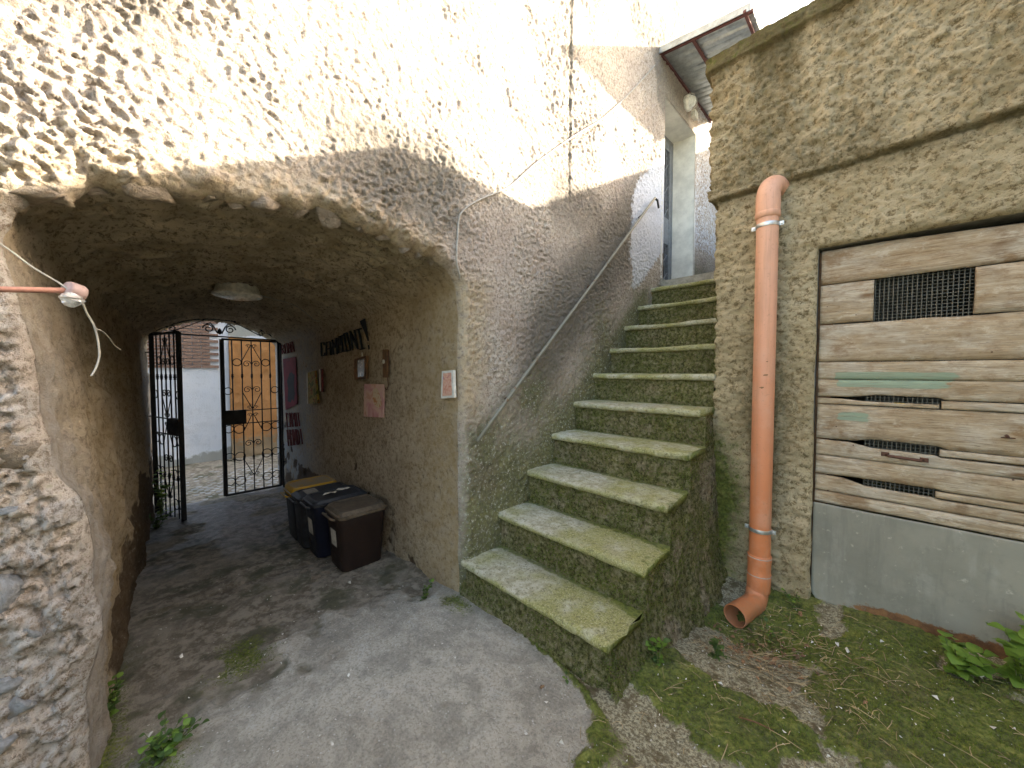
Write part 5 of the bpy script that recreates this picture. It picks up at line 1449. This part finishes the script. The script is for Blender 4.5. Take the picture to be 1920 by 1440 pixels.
# ------------------------------------------------------------------ weeds, moss, litter
def leaf_mesh(name, mat, round_=.8):
    V = []; F = []; n = 5
    for i in range(n + 1):
        t = i / n; w = .5 * round_ * math.sin(math.pi * min(1, (t * .92 + .04)) ** .8); z = .12 * math.sin(math.pi * t) - .10 * t * t
        V += [(-w, t, z + .07 * w), (0, t, z), (w, t, z + .07 * w)]
    for i in range(n):
        for k in (0, 1): a = i * 3 + k; F.append((a, a + 1, a + 4, a + 3))
    return mesh_data(name, V, F, mat, True)
LM = [leaf_mesh('leaf', M['leaf'], .75), leaf_mesh('leaf', M['leaf2'], .95), leaf_mesh('leaf', M['leaf'], .45), leaf_mesh('leaf', M['leaf2'], 1.05)]
def weed(name, label, at_, h, nst, nlf, ls, kinds, seed, lean=(0, 0), spread=.5, cat='weed'):
    r = random.Random(seed); x, y = at_; z = float(gzx(x, y)) - .006
    root = empty(name, (x, y, z), label, cat, None)
    for s in range(nst):
        a = r.uniform(0, 6.28); sp = r.uniform(.2, 1) * spread
        tip = Vector((x + math.cos(a) * sp * h + lean[0] * h, y + math.sin(a) * sp * h + lean[1] * h, z + h * r.uniform(.55, 1)))
        b0 = Vector((x + r.uniform(-.01, .01), y + r.uniform(-.01, .01), z)); mid = (b0 + tip) / 2 + Vector((0, 0, h * .12))
        st = smooth([b0, mid, tip], 4)
        MB().tube(st, [.0022 * (1 - .6 * i / len(st)) for i in range(len(st))], 5).build('stem', M['stem'], root, True)
        for k in range(nlf):
            t = (k + 1) / nlf; p = st[min(len(st) - 1, int(t * (len(st) - 1)))]
            an = r.uniform(0, 6.28); sz = ls * r.uniform(.6, 1.15)
            inst('leaf', LM[r.choice(kinds)], root, p, (r.uniform(-.2, .75), r.uniform(-.35, .35), an), (sz, sz, sz))
    return root
weed('leafy_weed', 'tall round leaved green weed at the foot of the plank door, frame edge', (.44, 2.56), .30, 9, 8, .070, [1, 3, 1], 1, spread=.5)
weed('leafy_weed', 'low round leaved green weed under the rusty edge of the metal sheet', (.265, 2.50), .15, 11, 7, .048, [1, 3], 2, spread=.85)
weed('leafy_weed', 'weed tuft sprouting at the outer corner of the bottom step', (-.690, 1.625), .115, 5, 6, .034, [0, 1], 3, spread=.6)
weed('leafy_weed', 'dark green weed in the gravel between stairs and drainpipe outlet', (-.525, 1.90), .085, 5, 6, .036, [0, 0, 2], 4, spread=.7)
weed('leafy_weed', 'small weed growing beside the drainpipe outlet', (-.385, 2.33), .09, 4, 5, .026, [0, 1, 2], 5, spread=.7)
weed('leafy_weed', 'sprig growing at the left foot of the plank door', (-.33, 2.63), .10, 5, 5, .024, [1, 0], 6, spread=.9)
weed('leafy_weed', 'weed clump against the passage wall at left', (-2.18, -.125), .12, 8, 7, .028, [0, 0, 1], 7, spread=.6)
weed('leafy_weed', 'bushy weed clump in the left foreground at the frame bottom', (-1.74, .015), .11, 14, 7, .030, [0, 0, 1], 8, spread=1.0)
weed('leafy_weed', 'small weed at the passage corner next to the bottom step', (-1.90, 1.16), .09, 6, 6, .026, [0, 0, 1], 9, spread=.7)
weed('leafy_weed', 'climbing weed at the foot of the open gate leaf', (-5.40, .10), .52, 10, 10, .06, [1, 0, 3], 10, spread=.35)
weed('leafy_weed', 'tiny two leaved seedling at the edge of the moss by the stairs', (-.93, 1.27), .03, 2, 2, .022, [0, 1], 11, spread=.6)
weed('leafy_weed', 'dark weed low on the ground beside the open gate leaf', (-4.98, .06), .13, 8, 6, .05, [0, 0], 12, spread=1.0)

def moss_tufts():
    n = 150000
    x = RNG.uniform(-2.3, .75, n); y = RNG.uniform(-.2, 2.7, n)
    m, d, e, w, yd, nn = ground_masks(x, y)
    ok = (m + .5 * (fbm2(x * 22, y * 22, 3, 171) - .5) > .60) & (RNG.random(n) < .9)
    ok &= ~((x < SX1 + .02) & (y > SY0))
    x = x[ok]; y = y[ok]; n = len(x); z = gzx(x, y) - .001
    h = RNG.uniform(.004, .011, n) * (.6 + .8 * fbm2(x * 12, y * 12, 2, 172)); a = RNG.uniform(0, 2 * np.pi, n); wd = RNG.uniform(.0012, .0026, n); ln = RNG.uniform(-.006, .006, (n, 2))
    V = np.empty((n, 3, 3)); V[:, 0] = np.stack([x - np.cos(a) * wd, y - np.sin(a) * wd, z], 1); V[:, 1] = np.stack([x + np.cos(a) * wd, y + np.sin(a) * wd, z], 1); V[:, 2] = np.stack([x + ln[:, 0], y + ln[:, 1], z + h], 1)
    o = mobj('moss', V.reshape(-1, 3), np.arange(n * 3).reshape(n, 3), M['mosstuft'], None, False)
    tag(o, 'dark green moss carpeting the ground around the stairs', 'moss', None, 'stuff')
moss_tufts()
def wall_moss():
    """moss cushions on the flank and risers of the staircase"""
    Vs = []
    for ob in list(stair.children):
        nm = ob.name.split('.')[0]
        if nm not in ('riser', 'side_wall'): continue
        me = ob.data; co = np.empty(len(me.vertices) * 3); me.vertices.foreach_get('co', co); co = co.reshape(-1, 3)
        no = np.empty(len(me.vertices) * 3); me.vertices.foreach_get('normal', no); no = no.reshape(-1, 3)
        k = RNG.integers(0, len(co), 4600 if nm == 'riser' else 16000); p = co[k] + RNG.normal(0, .004, (len(k), 3)); q = no[k]
        f = fbm2(p[:, 0] * 7 + p[:, 1] * 6, p[:, 2] * 9, 4, 181); ok = f > (.49 if nm == 'riser' else .45); Vs.append(np.concatenate([p[ok], q[ok]], 1))
    A = np.concatenate(Vs); p = A[:, :3]; q = A[:, 3:]; n = len(p)
    t = RNG.normal(size=(n, 3)); t -= (t * q).sum(1)[:, None] * q; t /= np.linalg.norm(t, axis=1)[:, None]
    h = RNG.uniform(.004, .012, n); w = RNG.uniform(.001, .0024, n)
    V = np.stack([p - t * w[:, None] - q * .002, p + t * w[:, None] - q * .002, p + q * h[:, None] + RNG.normal(0, .004, (n, 3)) - np.array([0, 0, .002])], 1)
    o = mobj('wall_moss', V.reshape(-1, 3), np.arange(n * 3).reshape(n, 3), M['mosstuft'], stair, False)
    tag(o, kind='stuff')
wall_moss()
def litter():
    mb = MB(); r = random.Random(21)
    def ok(x, y): return not (x < SX1 + .1 and y > SY0 - .05) and y < 2.66
    n = 0
    while n < 620:
        if r.random() < .45: x = r.gauss(-.35, .22); y = r.gauss(2.15, .25)
        else: x = r.uniform(-.75, .7); y = r.uniform(1.0, 2.65)
        if not ok(x, y): continue
        l = r.uniform(.02, .075) * (2 if r.random() < .06 else 1); a = r.uniform(0, 6.28); z = float(gzx(x, y)) + .009
        x2, y2 = x + l * math.cos(a), y + l * math.sin(a)
        if not ok(x2, y2): continue
        mb.tube([(x, y, z), ((x + x2) / 2 + r.uniform(-.004, .004), (y + y2) / 2, (z + float(gzx(x2, y2)) + .01) / 2 + r.uniform(.002, .006)), (x2, y2, float(gzx(x2, y2)) + .009)], r.uniform(.0006, .0015), 4, False); n += 1
    tag(mb.build('dry_needles', M['straw'], None), 'dry straw and pine needles scattered over the mossy ground', 'litter', None, 'stuff')
    mb = MB()
    for k in range(1500):
        x = r.uniform(-1.1, .7); y = r.uniform(.95, 2.62)
        if r.random() < .25: x = r.uniform(-3.2, -1.2); y = r.uniform(-.1, 1.2)
        if not ok(x, y): continue
        s = r.uniform(.0012, .0042) * (2.2 if r.random() < .05 else 1); z = float(gzx(x, y)) + s * .6 + .003
        P = [Vector((x, y, z)) + Vector((r.uniform(-1, 1), r.uniform(-1, 1), r.uniform(-.6, .6))) * s * 1.5 for _ in range(4)]
        mb.add(P, [(0, 1, 2), (0, 3, 1), (1, 3, 2), (2, 3, 0)])
    tag(mb.build('lime_chips', M['chip'], None), 'pale lime chips and grit scattered on the ground', 'grit', None, 'stuff')
    mb = MB()
    for k in range(150):
        x = r.gauss(-.40, .14); y = r.gauss(2.22, .15)
        if not ok(x, y): continue
        s = r.uniform(.006, .017); z = float(gzx(x, y)) + .006; a = r.uniform(0, 6.28); u = Vector((math.cos(a), math.sin(a), r.uniform(-.5, .5))) * s; v = Vector((-math.sin(a), math.cos(a), r.uniform(-.5, .5))) * s * .6; c = Vector((x, y, z))
        mb.add([c - u, c - v + Vector((0, 0, .004)), c + u, c + v + Vector((0, 0, .004))], [(0, 1, 2, 3)])
    tag(mb.build('leaf_litter', M['deadleaf'], None), 'brown leaf litter heaped around the drainpipe outlet', 'litter', None, 'stuff')
    for (px, py, s, lab, mt) in [(1015, 1300, .012, 'small reddish dry leaf on the bare concrete', M['deadleaf']), (1500, 1152, .018, 'orange dry leaf beside the drainpipe outlet', M['deadleaf']), (1588, 1226, .016, 'white crumb of lime in the moss before the metal sheet', M['chip']), (1570, 1212, .012, 'smaller white lime crumb near the metal sheet', M['chip'])]:
        p = onZ(px, py, -.01); o = scrap(p[0], p[1], float(gzx(p[0], p[1])) + .006, s, 'dry_leaf' if mt is M['deadleaf'] else 'lime_crumb', None, px, mt); tag(o, lab, 'leaf' if mt is M['deadleaf'] else 'crumb')
    p0 = onZ(1385, 1358, 0); p1 = onZ(1450, 1382, 0)
    tag(MB().tube([(p0[0], p0[1], float(gzx(p0[0], p0[1])) + .012), ((p0[0] + p1[0]) / 2, (p0[1] + p1[1]) / 2, float(gzx(p0[0], p0[1])) + .016), (p1[0], p1[1], float(gzx(p1[0], p1[1])) + .012)], [.0022, .003, .0018], 6).build('twig', M['dirtwood'], None, True), 'dark twig lying on the moss in the foreground', 'twig')
    for i, (px, py, s) in enumerate([(590, 1082, .055), (612, 1072, .045), (570, 1068, .03), (585, 1062, .028), (625, 1064, .035), (605, 1058, .03)]):
        p = onZ(px, py, -.06)
        o = inst('flat_stone', ROCKS[(0, 2, 4)[i % 3]], None, (p[0], p[1], float(gzx(p[0], p[1])) + .001), (.1, .05, i * 1.1), (s, s * .8, s * .22))
        tag(o, ['largest flat pale stone in the passage floor by the bins', 'flat stone behind the largest one in the passage floor', 'small flat stone left of the largest one in the passage floor', 'small flat stone above the largest one in the passage floor', 'flat stone nearest the brown bin in the passage floor', 'farthest small flat stone of the passage floor cluster'][i], 'stone', 'flat stones showing in the passage floor')
litter()
